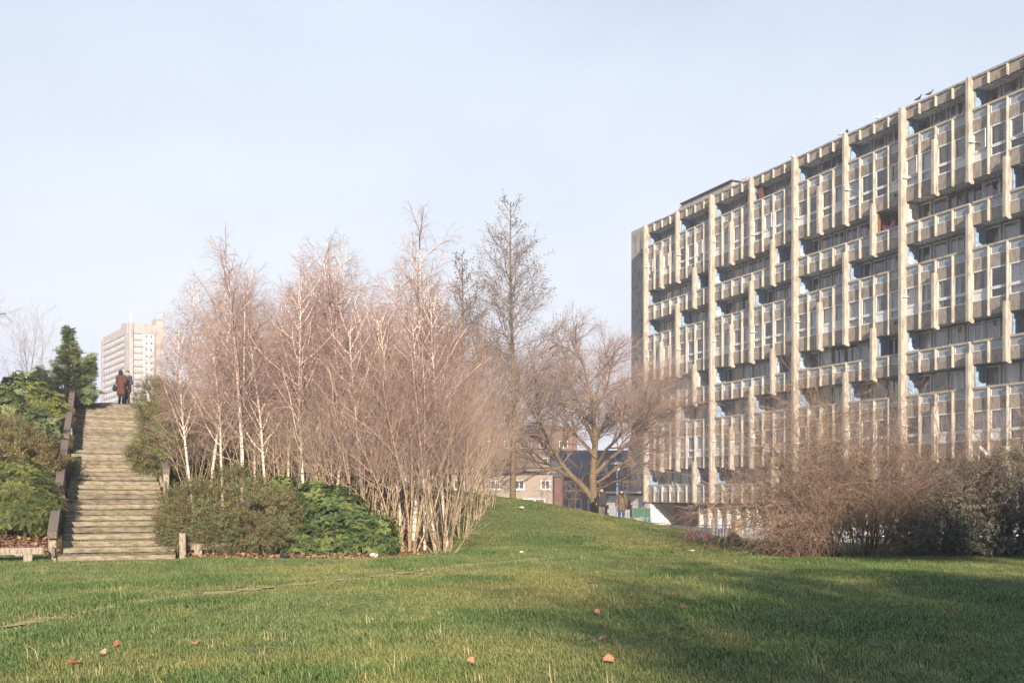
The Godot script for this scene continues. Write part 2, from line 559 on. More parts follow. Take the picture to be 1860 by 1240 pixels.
	# storeys
	for r in 9:
		var y := hy(r)
		if r % 3 == 1:
			for k in nb:
				var x := (k + 0.5) * BAY
				put("spandrel", spandrel[rng.randi() % 4], blk, Vector3(x, y - 0.93, -0.06))
				var wn := put("window", win, blk, Vector3(x, y - 0.46, -0.03))
				var tilt := rng.randf() < 0.13
				var up := put("pane", pane_up, wn, Vector3(0, 0.66, 0.0))
				if tilt:
					var s := put("sash", sash, wn, Vector3(0, 0.65, 0.06))
					s.rotation.x = 0.0
					s.rotation.y = -0.22
					up.position = Vector3(0, 0.66, 0.06)
					up.rotation.y = -0.22
				put("pane", board_low if rng.randf() < 0.38 else pane_low, wn, Vector3(0, 0.08, 0))
				if rng.randf() < 0.86:
					put("curtain", cur[rng.randi() % 12][0], wn, Vector3(0, 0.08, -0.16))
				if k % 8 == 7:
					for q in [-0.12, 0.16]:
						put("vent", box_mesh(Vector3(0.17, 0.19, 0.05), M.black_vent), blk, Vector3(x + q, y - 0.72, 0.005))
				if k % 8 == 0 or (k % 8 == 4 and rng.randf() < 0.8):
					var f := MB.new()
					var drop: float = [0.02, 0.02, -0.62][rng.randi() % 3]
					f.tube(PackedVector3Array([Vector3(0, 0, -0.1), Vector3(0, 0, 0.2)]), 0.045, 0.045, 10, Color.WHITE, true)
					f.tube(PackedVector3Array([Vector3(0, 0, 0.18), Vector3(0, 0.01, 0.33)]), 0.075, 0.065, 10, Color.WHITE, true)
					put("flue_pipe", f.mesh(M.plastic_white), blk, Vector3(x - 0.42, y + 0.75 + drop, 0.0))
			continue
		# balcony storeys
		for k in range(0, nb, 4):
			var run := mini(4, nb - k)
			put("handrail", rail if run == 4 else box_mesh(Vector3(BAY * run - 0.26, 0.13, 0.2), M.concrete), blk, Vector3((k + run * 0.5) * BAY, y - 0.065, -0.05))
		for k in nb:
			var x := (k + 0.5) * BAY
			if r == 8:
				put("parapet_panel", panel_low[rng.randi() % 4], blk, Vector3(x, y - 1.14, -0.06))
			else:
				put("parapet_panel", panel[rng.randi() % 4], blk, Vector3(x, y - 1.02, -0.06))
			var gf := put("parapet_window", glass_frame, blk, Vector3(x, y - 0.65, -0.06))
			put("pane", glass, gf, Vector3(0, 0.04, 0))
			var group4 := k / 4 * 13 + r * 7
			var kind := (group4 * 31 + k * 17) % 11
			var red := (k == 22 or k == 23) and r == 2
			var f: Mesh = red_door if red else dark_door if (group4 % 5 == 2 and k % 4 > 1) else wide if (k % 4 < 2) else door
			var bw := put("balcony_window", f, blk, Vector3(x, y - 1.09, -1.05))
			put("pane", pane_door, bw, Vector3(0, 0.06, 0))
			if kind < 9:
				put("curtain", cur[(kind * 5 + k) % 12][1], bw, Vector3(0, 0.08, -0.15))
			put("post", post_red if red else post_pale if k % 4 == 0 else post, blk, Vector3(k * BAY + 0.01, y + 0.11, -1.03))
		for l in nb:
			var m := l % 8
			var at_line := m == 0 or m == 4 if r % 3 == 0 else m == 0 or m == 6
			if at_line:
				var wood := l == 22 and r == 2
				var pw := put("partition", box_mesh(Vector3(0.10, 2.34, 0.86), M.red_wood if wood else M.white_render if (l * 7 + r * 3) % 13 == 5 else M.shade_blue_paint), blk, Vector3(l * BAY + 0.16, y + 0.10, -0.55))
				if m == 0 and r in [2, 3, 5] and l > 0 or (m == 6 and l < 20):
					var nt := MB.new()
					nt.box(Vector3(0.055, 0.0, 0.0), Vector3(0.012, 0.42, 0.36), Color(0.75, 0.75, 0.75))
					for q in 4:
						nt.box(Vector3(0.063, 0.14 - q * 0.09, 0.0), Vector3(0.008, 0.035, 0.26 - 0.05 * (q % 2)), Color(0.08, 0.09, 0.14))
					put("notice", nt.mesh(M.plain), pw, Vector3(0, 0.28, 0.25))
	# ground storey
	for k in nb:
		var x := (k + 0.5) * BAY
		if k >= 1 and k < 6:
			put("opening_shade_panel", box_mesh(Vector3(BAY - 0.02, 2.05, 0.08), M.dark_timber), blk, Vector3(x, 1.03, -2.2))  # dark sheets stand in for the shade inside the open garage
			continue
		if k == 0:
			continue
		var gw := put("ground_window", frame_mesh(ww, 1.98, [0.8], [], M.white_paint, 0.09), blk, Vector3(x, 0.0, -0.75))
		put("pane", pane_mesh(ww - 0.16, 1.05, M.window_glass), gw, Vector3(0, 0.85, 0))
		put("pane", pane_mesh(ww - 0.16, 0.72, M.white_render), gw, Vector3(0, 0.06, 0))
		put("ground_post", box_mesh(Vector3(0.16, 1.98, 0.5), M.white_render), blk, Vector3(k * BAY, 0.99, -0.6))
	b = MB.new()
	b.hexa([Vector3(-0.3, 0, 0.3), Vector3(1.35, 0, 0.3), Vector3(1.35, 0, -2.5), Vector3(-0.3, 0, -2.5), Vector3(-0.3, 1.93, 0.1), Vector3(0.5, 1.93, 0.1), Vector3(0.5, 1.93, -2.5), Vector3(-0.3, 1.93, -2.5)])
	put("buttress", b.mesh(M.white_render), blk)
	# set-back stair tower at the far end
	for k in 5:
		b = MB.new()
		b.box(Vector3(-2.84, 2.83 + k * 5.66, -6.0), Vector3(5.3, 5.63, 8.8))
		put("stair_tower_panel", b.mesh(M.concrete_grey), blk)
	for k in 4:
		b = MB.new()
		b.box(Vector3(-3.3, 0, -1.55), Vector3(0.5, 1.5, 0.14))
		b.box(Vector3(-3.3, -0.9, -1.5), Vector3(0.6, 0.2, 0.3))
		put("slot_vent", b.mesh(M.concrete_dark), blk, Vector3(0, 26.6 - k * 7.4, 0))
	# plant room on the roof
	b = MB.new()
	b.hexa([Vector3(1.2, top, -1.4), Vector3(10.5, top, -1.4), Vector3(10.5, top, -8), Vector3(1.2, top, -8), Vector3(3.2, top + 1.25, -1.6), Vector3(10.5, top + 1.25, -1.6), Vector3(10.5, top + 1.25, -8), Vector3(3.2, top + 1.25, -8)])
	put("plant_room", b.mesh(M.concrete_grey), blk)
	b = MB.new()
	b.box(Vector3(6.9, top + 1.30, -4.8), Vector3(7.5, 0.1, 6.8))
	put("plant_room_roof", b.mesh(M.slate), blk)
	# single storey entrance beside the far end
	var e := thing("entrance_building", blk.transform * Vector3(-0.5, 0, 0), "low white block entrance beside the end of the concrete flats", "building", "", deg_to_rad(FACADE_TURN))
	for r in 6:
		b = MB.new()
		for q in 6:
			if r in [3, 4] and q in [2, 3]:
				continue
			b.box(Vector3(-6.6 + q * 1.1 + (0.3 if r % 2 else 0.0), 0.22 + r * 0.44, -0.4), Vector3(1.08, 0.42, 0.5))
		put("block_course", b.mesh(M.white_render), e)
	put("back_wall", box_mesh(Vector3(6.8, 2.6, 0.3), M.concrete_dark), e, Vector3(-3.6, 1.3, -1.4))
	put("flat_roof", box_mesh(Vector3(8.2, 0.16, 3.2), M.concrete_dark), e, Vector3(-4.2, 2.95, -0.9))
	# things on the balconies
	var T := blk.transform
	var cl := MB.new()
	for k in 10:
		var a0 := k / 10.0
		var a1 := (k + 1) / 10.0
		for s in 2:
			var z0 := 0.12 * sin(a0 * 9.0) * (1 - s * 0.4)
			var z1 := 0.12 * sin(a1 * 9.0) * (1 - s * 0.4)
			var y0 := -0.25 * sin(a0 * PI) - s * 0.28
			var y1 := -0.25 * sin(a1 * PI) - s * 0.28
			cl.quad(Vector3(a0 * 1.1 - 0.55, y0 - 0.28, z0 * 1.2), Vector3(a0 * 1.1 - 0.55, y0, z0), Vector3(a1 * 1.1 - 0.55, y1, z1), Vector3(a1 * 1.1 - 0.55, y1 - 0.28, z1 * 1.2))
			cl.quad(Vector3(a0 * 1.1 - 0.55, y0, z0 - 0.02), Vector3(a0 * 1.1 - 0.55, y0 - 0.28, z0 * 1.2 - 0.02), Vector3(a1 * 1.1 - 0.55, y1 - 0.28, z1 * 1.2 - 0.02), Vector3(a1 * 1.1 - 0.55, y1, z1 - 0.02))
	var cloth := put("hanging_cloth", cl.mesh(M.pink_cloth))
	cloth.transform = T * Transform3D(Basis.IDENTITY, Vector3(22.6 * BAY, hy(2) + 0.62, -0.45))
	tag(cloth, "pink striped cloth hung to dry in the wood-lined balcony", "laundry")
	var bd := MB.new()
	bd.bbox(Vector3(0, 0.6, 0), Vector3(0.5, 1.25, 0.05), 0.01)
	var board := put("red_board", bd.mesh(M.red_board))
	board.transform = T * Transform3D(Basis.from_euler(Vector3(0.1, 0.2, 0.25)), Vector3(12.75 * BAY, hy(0) - 0.35, -0.25))
	tag(board, "dark red board leaning outwards over a top-floor balcony rail", "board")
	# birds along the roof edge
	var perch := [[19.6, 0, 0.4], [20.0, 1, 2.4], [22.2, 0, 1.2], [24.9, 1, 0.2], [25.6, 1, 0.5], [15.6, 0, 2.0], [11.2, 0, 0.3]]
	var seen := ["white gull on the roof edge, left of a pale pair", "grey pigeon on the roof edge beside a white gull", "white gull standing alone on the roof edge near the tall pier", "dark pigeon on the roof edge, left of a pair", "dark pigeon on the roof edge, right of a pair", "white gull on the roof edge near the block's middle", "small white gull nearest the far end of the roof edge"]
	for k in perch.size():
		var p: Array = perch[k]
		var o := put("gull" if p[1] == 0 else "pigeon", bird_mesh(Color(0.75, 0.75, 0.76) if p[1] == 0 else Color(0.12, 0.12, 0.14), Color(0.35, 0.36, 0.4) if p[1] == 0 else Color(0.05, 0.05, 0.06)))
		o.transform = T * Transform3D(Basis(Vector3.UP, p[2]).scaled(Vector3.ONE * 1.15), Vector3(p[0] * BAY, hy(0) + 1.905, 0.0))
		tag(o, seen[k], "bird", "birds perched along the roof edge")


func bird_mesh(body: Color, wing: Color) -> ArrayMesh:
	# a standing bird, one skin from tail to beak
	var b := MB.new()
	var ctr := [Vector3(-0.24, 0.14, 0), Vector3(-0.15, 0.16, 0), Vector3(-0.06, 0.17, 0), Vector3(0.04, 0.19, 0), Vector3(0.1, 0.24, 0), Vector3(0.12, 0.3, 0), Vector3(0.15, 0.33, 0), Vector3(0.19, 0.325, 0), Vector3(0.24, 0.31, 0)]
	var rad := [0.012, 0.035, 0.07, 0.08, 0.055, 0.038, 0.042, 0.02, 0.003]
	var o := b.v.size()
	for k in 9:
		for s in 8:
			var a := TAU * s / 8
			var nn := Vector3(0, cos(a), sin(a) * (1.4 if k < 2 else 1.0))
			b.v.append(ctr[k] + nn * rad[k]); b.n.append(nn.normalized())
			b.c.append(wing if k < 3 and nn.y > 0.2 else body if k < 7 else Color(0.5, 0.35, 0.1))
	for k in 8:
		for s in 8:
			var p := o + k * 8 + s
			var q := o + k * 8 + (s + 1) % 8
			b.i.append_array(PackedInt32Array([p, q + 8, q, p, p + 8, q + 8]))
	for sd in [-1.0, 1.0]:
		b.tri(Vector3(0.05, 0.22, 0.075 * sd), Vector3(-0.28, 0.17, 0.04 * sd), Vector3(-0.02, 0.12, 0.085 * sd), wing)
		b.tube(PackedVector3Array([Vector3(0.0, 0.11, 0.03 * sd), Vector3(0.01, 0.0, 0.035 * sd)]), 0.008, 0.007, 4, Color(0.5, 0.3, 0.12))
	return b.mesh(M.plain)


# ---------------------------------------------------------------- ground, grass, path
func axis(lo: float, fine_lo: float, fine_hi: float, hi: float, step: float) -> PackedFloat32Array:
	var a := PackedFloat32Array()
	var x := fine_lo
	var d := step
	while x > lo:
		d *= 1.35
		x -= d
		a.insert(0, x)
	x = fine_lo
	while x < fine_hi:
		a.append(x)
		x += step
	d = step
	a.append(fine_hi)
	x = fine_hi
	while x < hi:
		d *= 1.35
		x += d
		a.append(x)
	return a


func wooded(x: float, z: float) -> float:
	# 1 under the thicket and the shrubs on the mound, 0 on open grass
	var h := hill(x, z)
	var edge := -1.2 + 0.02 * (-z - 27.0) + noise.get_noise_2d(x * 5.0, z * 5.0) * 1.6
	if -z > 33.0:
		edge -= (-z - 33.0) * 0.12
	var front := smoothstep(-0.2, 0.5, -z - 23.9 - 0.75 * maxf(0.0, x + 3.4) + noise.get_noise_2d(x * 9.0, z * 9.0) * 0.5)
	return clampf((edge - x) * 0.9, 0.0, 1.0) * front * (1.0 if h > 0.02 else 0.6)


func build_ground() -> void:
	var xs := axis(-900.0, -36.0, 30.0, 900.0, 0.5)
	var zs := axis(-1400.0, -72.0, 0.0, 300.0, 0.5)
	var b := MB.new()
	var nx := xs.size()
	for z in zs:
		for x in xs:
			b.v.append(Vector3(x, ground(x, z), z))
			var wd := wooded(x, z)
			var t := 49.0 - 0.9109 * x + 0.4127 * z
			var gcol := Color(0.075, 0.10, 0.033).lerp(Color(0.125, 0.13, 0.055), clampf(noise.get_noise_2d(x * 3.0, z * 3.0) + 0.3, 0, 1))
			var litter := Color(0.17, 0.10, 0.06).lerp(Color(0.10, 0.09, 0.04), clampf(noise.get_noise_2d(x * 7.0 + 50.0, z * 7.0) + 0.4, 0, 1))
			var col := gcol.lerp(litter, wd)
			var tarmac := smoothstep(9.5, 8.5, t)
			if -z > 100.0 or absf(x) > 60.0:
				tarmac = maxf(tarmac, 0.5)
			b.c.append(col.lerp(Color(0.15, 0.14, 0.135), tarmac))
	var eps := 0.25
	for k in b.v.size():
		var p := b.v[k]
		var near := absf(p.x) < 60.0 and p.z > -80.0 and p.z < 10.0
		b.n.append(Vector3(ground(p.x - eps, p.z) - ground(p.x + eps, p.z), 2 * eps, ground(p.x, p.z - eps) - ground(p.x, p.z + eps)).normalized() if near else Vector3.UP)
	for j in zs.size() - 1:
		for k in nx - 1:
			var p := j * nx + k
			b.i.append_array(PackedInt32Array([p, p + 1, p + nx + 1, p, p + nx + 1, p + nx]))
	structure("ground", b.mesh(M.ground))


func path_points() -> Array:
	return [Vector2(-8.2, -9.6), Vector2(-6.0, -11.7), Vector2(-5.5, -13.66), Vector2(-4.58, -15.65), Vector2(-3.28, -18.0), Vector2(-1.54, -21.4), Vector2(0.0, -23.4), Vector2(1.1, -24.6)]


func path_distance(x: float, z: float) -> float:
	var best := 99.0
	var pts := path_points()
	for k in pts.size() - 1:
		var q := Geometry2D.get_closest_point_to_segment(Vector2(x, z), pts[k], pts[k + 1])
		best = minf(best, q.distance_to(Vector2(x, z)))
	return best


func tuft_mesh(rng: RandomNumberGenerator, blades: int, spread: float, lo: float, hi: float, wid: float, dry: float) -> ArrayMesh:
	var b := MB.new()
	for k in blades:
		var a := rng.randf() * TAU
		var at := Vector3(cos(a), 0, sin(a)) * spread * sqrt(rng.randf())
		var h := rng.randf_range(lo, hi)
		var g := rng.randf() * TAU
		var lean := Vector3(cos(g), 0, sin(g)) * h * rng.randf_range(0.15, 0.9)
		var sd := Vector3(-sin(g + 0.6), 0, cos(g + 0.6)) * wid * rng.randf_range(0.7, 1.3)
		var col := Color(0.098, 0.14, 0.041).lerp(Color(0.19, 0.215, 0.085), rng.randf())
		if rng.randf() < dry:
			col = Color(0.36, 0.30, 0.16)
		var p1 := at + Vector3(0, h * 0.55, 0) + lean * 0.3
		var p2 := at + Vector3(0, h, 0) * (1.0 - 0.25 * lean.length() / h) + lean
		var o := b.v.size()
		var nn := (sd.cross(p2 - at)).normalized()
		var turned := nn.y < 0
		if turned:
			nn = -nn
		nn = (nn + Vector3(0, 0.6, 0)).normalized()
		b.v.append_array(PackedVector3Array([at - sd, at + sd, p1 + sd * 0.8, p1 - sd * 0.8, p2]))
		for q in 5:
			b.n.append(nn); b.c.append(col)
		b.i.append_array(PackedInt32Array([o, o + 1, o + 2, o, o + 2, o + 3, o + 3, o + 2, o + 4] if turned else [o, o + 2, o + 1, o, o + 3, o + 2, o + 3, o + 4, o + 2]))
	return b.mesh(M.grass_blade)


func build_grass() -> void:
	var rng := RandomNumberGenerator.new()
	rng.seed = 5
	var kinds := []
	for k in 4:
		kinds.append(tuft_mesh(rng, 18, 0.11, 0.025, 0.065, 0.003, 0.06))
	for k in 2:
		kinds.append(tuft_mesh(rng, 34, 0.22, 0.025, 0.06, 0.0045, 0.05))
	kinds.append(tuft_mesh(rng, 7, 0.07, 0.08, 0.15, 0.003, 0.6))
	kinds.append(tuft_mesh(rng, 10, 0.10, 0.015, 0.035, 0.004, 0.92))
	var xf := []
	var cs := []
	for k in kinds.size():
		xf.append([])
		cs.append([])
	var zones := [[6.5, 10.5, 330.0, 0], [10.5, 16.0, 230.0, 0], [16.0, 25.0, 170.0, 0], [25.0, 48.0, 70.0, 1]]
	for zn in zones:
		var area: float = (zn[1] - zn[0]) * ((zn[0] + zn[1]) * 0.54 + 3.0)
		for k in int(area * zn[2]):
			var d: float = sqrt(rng.randf_range(zn[0] * zn[0], zn[1] * zn[1]))
			var x := rng.randf_range(-1.0, 1.0) * (d * 0.54 + 1.5)
			if wooded(x, -d) > 0.35 + rng.randf() * 0.3:
				continue
			var t := 49.0 - 0.9109 * x - 0.4127 * d
			if t < 10.0:
				continue
			var s := stair_line(x, -d)
			if absf(s.y) < 1.35 and s.x > 0.0 and s.x < 24.5:
				continue
			var pd := path_distance(x, -d) if d < 26.0 else 9.0
			var tone := noise.get_noise_2d(x * 4.0, d * 4.0)
			var patch := noise.get_noise_2d(x * 13.0 + 80.0, d * 13.0)
			var col := Color(0.95, 1.0, 0.95).lerp(Color(1.45, 1.18, 1.1), clampf(tone * 1.8 + 0.15, 0, 1)).lerp(Color(0.62, 0.80, 0.62), clampf(patch * 2.2, 0, 1)).lerp(Color(1.5, 1.25, 1.15), clampf(noise.get_noise_2d(x * 22.0 - 40.0, d * 22.0) * 2.5 - 0.7, 0, 0.7))
			var kind: int = rng.randi() % 4 if zn[3] == 0 else 4 + rng.randi() % 2
			var size := rng.randf_range(0.75, 1.3) * (1.0 + 0.8 * clampf(patch, -0.5, 0.8))
			var worn := 0.26 + 0.25 * noise.get_noise_2d(x * 20.0, d * 20.0)
			if pd < worn:
				if rng.randf() < 0.35:
					continue
				kind = 7 if rng.randf() < 0.8 else kind
				col = Color(1, 1, 1)
			elif pd < worn + 0.2 and rng.randf() < 0.4:
				kind = 7
			elif rng.randf() < 0.006:
				kind = 6
			if d < 10.5 and kind < 4:
				size *= 0.9
			var bs := Basis(Vector3.UP, rng.randf() * TAU).scaled(Vector3(size, size * rng.randf_range(0.8, 1.25), size))
			xf[kind].append(Transform3D(bs, Vector3(x, ground(x, -d) - 0.004, -d)))
			cs[kind].append(col * rng.randf_range(0.85, 1.15))
	var called := ["short green lawn grass covering the open ground", "short green lawn grass covering the open ground", "short green lawn grass covering the open ground", "short green lawn grass covering the open ground", "grass on the far lawn and the mound's open slope", "grass on the far lawn and the mound's open slope", "taller pale grass tufts scattered over the lawn", "dry straw grass along the worn line across the lawn"]
	for k in kinds.size():
		var o := multi("grass", kinds[k], xf[k], cs[k], null)
		tag(o, called[k], "grass", "", "stuff")
	# the worn line: bare dry earth showing between the tufts
	var b := MB.new()
	var pts := path_points()
	var cv := Curve2D.new()
	for p in pts:
		cv.add_point(p, Vector2(-0.3, 0.4), Vector2(0.3, -0.4))
	var len := cv.get_baked_length()
	var lastp := []
	var q := 0.0
	while q < len:
		var p := cv.sample_baked(q)
		var dr := (cv.sample_baked(minf(q + 0.1, len)) - cv.sample_baked(maxf(q - 0.1, 0.0))).normalized()
		var sd := Vector2(-dr.y, dr.x) * clampf(0.1 + 0.35 * noise.get_noise_1d(q * 45.0) + 0.25 * noise.get_noise_1d(q * 300.0), 0.01, 0.3)
		var fade := clampf((len - q) / 3.0, 0.1, 1.0)
		var e := [p - sd * fade, p + sd * fade * 0.8]
		var ee := []
		for w in e:
			ee.append(Vector3(w.x, ground(w.x, w.y) + 0.018, w.y))
		if lastp:
			b.quad(lastp[0], ee[0], ee[1], lastp[1])
		lastp = ee
		q += 0.15
	structure("path", b.mesh(M.dry_earth))


# ---------------------------------------------------------------- stair up the mound
func build_stair() -> void:
	var base := Vector3(-9.34, 0, -23.7)
	var turn := atan2(-(-0.3853), 0.9228)      # local -z runs up the stair
	var st := thing("staircase", base, "wide outdoor staircase of worn timber steps climbing the mound", "staircase", "", turn)
	var rng := RandomNumberGenerator.new()
	rng.seed = 11
	var n := 40
	for k in n:
		var z := -k * 0.6045
		var y := k * 0.14137
		var wid := 2.55 + rng.randf_range(-0.05, 0.08)
		var b := MB.new()
		var jig := Basis(Vector3.UP, rng.randf_range(-0.012, 0.012)) * Basis(Vector3.BACK, rng.randf_range(-0.008, 0.008))
		b.bbox(Vector3(rng.randf_range(-0.04, 0.04), y + 0.07 + rng.randf_range(-0.012, 0.012), z + rng.randf_range(-0.03, 0.03)), Vector3(wid, 0.115, 0.2), 0.025, Color.WHITE, jig)
		var s := put("step", b.mesh(M["step_timber%d" % (rng.randi() % 5)]), st)
		b = MB.new()
		var m := 14
		for q in m:
			var x0 := -1.28 + 2.56 * q / m
			var x1 := -1.28 + 2.56 * (q + 1) / m
			var y0 := y + 0.12 + 0.025 * noise.get_noise_2d(x0 * 60.0, k * 31.0)
			var y1 := y + 0.12 + 0.025 * noise.get_noise_2d(x1 * 60.0, k * 31.0)
			b.quad(Vector3(x0, y0, z - 0.04), Vector3(x0, y0 + 0.02, z - 0.63), Vector3(x1, y1 + 0.03, z - 0.63), Vector3(x1, y1, z - 0.04))
			b.quad(Vector3(x0, y - 0.3, z - 0.03), Vector3(x0, y0 - 0.02, z - 0.04), Vector3(x1, y1 - 0.02, z - 0.04), Vector3(x1, y - 0.3, z - 0.03))
		put("tread", b.mesh(M.step_top), s)
	# grass and moss growing on the treads
	var tufts := [tuft_mesh(rng, 14, 0.10, 0.02, 0.06, 0.007, 0.2), tuft_mesh(rng, 18, 0.16, 0.02, 0.09, 0.008, 0.1)]
	var xf := []
	var cs := []
	var T := st.transform
	for k in 520:
		var step := rng.randi() % n
		var x := rng.randf_range(-1.25, 1.25)
		if noise.get_noise_2d(x * 40.0, step * 23.0) < 0.0:
			continue
		xf.append(T * Transform3D(Basis(Vector3.UP, rng.randf() * TAU).scaled(Vector3.ONE * rng.randf_range(0.5, 1.1)), Vector3(x, step * 0.14137 + 0.125, -step * 0.6045 - rng.randf_range(0.1, 0.55))))
		cs.append(Color(1.1, 1.0, 0.9) * rng.randf_range(0.8, 1.2))
	tag(multi("grass", tufts[1], xf, cs, null), "weeds and grass growing on the timber steps", "grass", "", "stuff")
	# low timber rails on both sides
	for sd in [-1.0, 1.0]:
		var runs := [[0.0, 3.9, 0.62], [4.4, 7.2, 0.70], [7.3, 10.6, 0.78], [11.6, 17.5, 0.80], [17.6, 24.3, 0.88]] if sd < 0 else [[6.6, 8.6, 0.72], [8.8, 13.0, 0.72]]
		var fence := thing("stair_rail", T * Vector3(sd * 1.46, 0, 0), "weathered timber side rail on the shaded edge of the steps" if sd < 0 else "broken timber side rail half buried in gorse beside the steps", "railing", "", turn)
		for r in runs:
			var a := Vector3(0, r[0] * 0.2335 + r[2], -r[0])
			var e := Vector3(0, r[1] * 0.2335 + r[2] + rng.randf_range(-0.05, 0.05), -r[1])
			var dr: Vector3 = (e - a).normalized()
			var bs := Basis(Vector3.RIGHT, dr.cross(Vector3.RIGHT) * -1.0, -dr).orthonormalized()
			var b := MB.new()
			b.bbox(Vector3.ZERO, Vector3(0.21, 0.16, (e - a).length()), 0.015)
			var p := put("rail", b.mesh(M.rail_timber), fence)
			p.transform = Transform3D(bs, (a + e) * 0.5)
			b = MB.new()
			b.box(Vector3.ZERO, Vector3(0.07, 0.2, (e - a).length() * 0.98))
			p = put("lower_board", b.mesh(M.rail_timber), fence)
			p.transform = Transform3D(bs, (a + e) * 0.5 - Vector3(0.02 * sd, 0.42, 0))
			for q in 2:
				var at: Vector3 = a.lerp(e, [0.06, 0.94][q])
				b = MB.new()
				b.bbox(Vector3(0, -0.42, 0), Vector3(0.17, 0.95, 0.15), 0.015)
				put("post", b.mesh(M.post_timber), fence, at + Vector3(0, -0.06, 0))
	# knee rails along the foot of the mound
	for e in [[-4.6, -1.62, "left", [-4.3, -1.95]], [1.62, 3.2, "right", [1.8, 3.0]]]:
		var rail := thing("knee_rail", T * Vector3(0, -0.02, 0.25 if e[2] == "left" else -0.15), "low timber knee rail under the dark shrub beside the steps" if e[2] == "left" else "low timber knee rail in front of the brown gorse", "railing", "low timber rails along the mound's foot", turn)
		var b := MB.new()
		b.bbox(Vector3((e[0] + e[1]) * 0.5, 0.30, 0), Vector3(e[1] - e[0], 0.15, 0.2), 0.02)
		put("beam", b.mesh(M.post_timber), rail)
		for x in e[3]:
			b = MB.new()
			b.bbox(Vector3(x, 0.04, 0.0), Vector3(0.19, 0.4, 0.17), 0.02)
			put("post", b.mesh(M.post_timber), rail)
	var gp := MB.new()
	gp.bbox(Vector3(0, 0.3, 0), Vector3(0.15, 0.75, 0.15), 0.02)
	var g := put("gate_post", gp.mesh(M.post_timber))
	g.transform = T * Transform3D(Basis(Vector3.BACK, 0.02), Vector3(1.42, -0.05, 0.15))
	tag(g, "pale timber post at the gorse side of the bottom step", "post")


# ---------------------------------------------------------------- houses behind, tower, railings, lamp, cabinet
func house(at: Vector3, w: float, eave: float, ridge: float, deep: float, wall: Material, roof: Material, wins: Array, doors: Array, label: String, hip := 0.0) -> Node3D:
	var h := thing("house", at, label, "house")
	var b := MB.new()
	b.box(Vector3(0, eave * 0.5, -deep * 0.5), Vector3(w, eave, deep))
	put("wall", b.mesh(wall), h)
	b = MB.new()
	var o := 0.35
	var A := [Vector3(-w * 0.5 - o, eave, o), Vector3(w * 0.5 + o, eave, o), Vector3(w * 0.5 + o, eave, -deep - o), Vector3(-w * 0.5 - o, eave, -deep - o)]
	var R := [Vector3(-w * 0.5 - o, ridge, -deep * 0.5), Vector3(w * 0.5 + o - hip, ridge, -deep * 0.5)]
	b.quad(A[0], R[0], R[1], A[1])
	b.quad(A[2], R[1], R[0], A[3])
	b.tri(A[1], R[1], A[2])
	b.tri(A[3], R[0], A[0])
	b.quad(A[0], A[1], A[2], A[3])
	for k in 14:     # courses of tiles, each lapping over the one below
		var t0 := k / 14.0
		var t1 := (k + 1.15) / 14.0
		var p0: Vector3 = A[0].lerp(R[0], t0) + Vector3(0, 0.06, 0.03)
		var q0: Vector3 = A[1].lerp(R[1], t0) + Vector3(0, 0.06, 0.03)
		b.quad(p0, A[0].lerp(R[0], minf(t1, 1.0)) + Vector3(0, 0.01, 0), A[1].lerp(R[1], minf(t1, 1.0)) + Vector3(0, 0.01, 0), q0)
		b.quad(p0 - Vector3(0, 0.06, 0), p0, q0, q0 - Vector3(0, 0.06, 0))
	var rf := put("roof", b.mesh(roof), h)
	b = MB.new()
	b.box(Vector3(0, eave - 0.1, o - 0.02), Vector3(w + 2 * o, 0.18, 0.06))
	put("gutter", b.mesh(M.plastic_black), rf)
	b = MB.new()
	b.box(Vector3(w * 0.22, ridge + 0.35, -deep * 0.55), Vector3(0.9, 1.5, 0.6))
	b.box(Vector3(w * 0.22, ridge + 1.12, -deep * 0.55), Vector3(1.02, 0.1, 0.72))
	put("chimney", b.mesh(wall), rf)
	for q in wins:
		var f := put("window", frame_mesh(q[2], q[3], [], [0.0], M.white_paint, 0.11, 0.14), h, Vector3(q[0], q[1], 0.04))
		put("pane", pane_mesh(q[2] - 0.2, q[3] - 0.2, M.dark_glass), f, Vector3(0, 0.1, -0.02))
		b = MB.new()
		b.box(Vector3(0, -0.06, 0.06), Vector3(q[2] + 0.2, 0.1, 0.2))
		put("sill", b.mesh(M.white_paint), f)
	for q in doors:
		var f := put("door", frame_mesh(1.3, 2.2, [], [], M.white_paint, 0.14, 0.16), h, Vector3(q, 0, 0.05))
		b = MB.new()
		b.box(Vector3(0, 1.05, 0), Vector3(1.0, 2.05, 0.06))
		put("door_leaf", b.mesh(M.dark_timber), f)
	return h


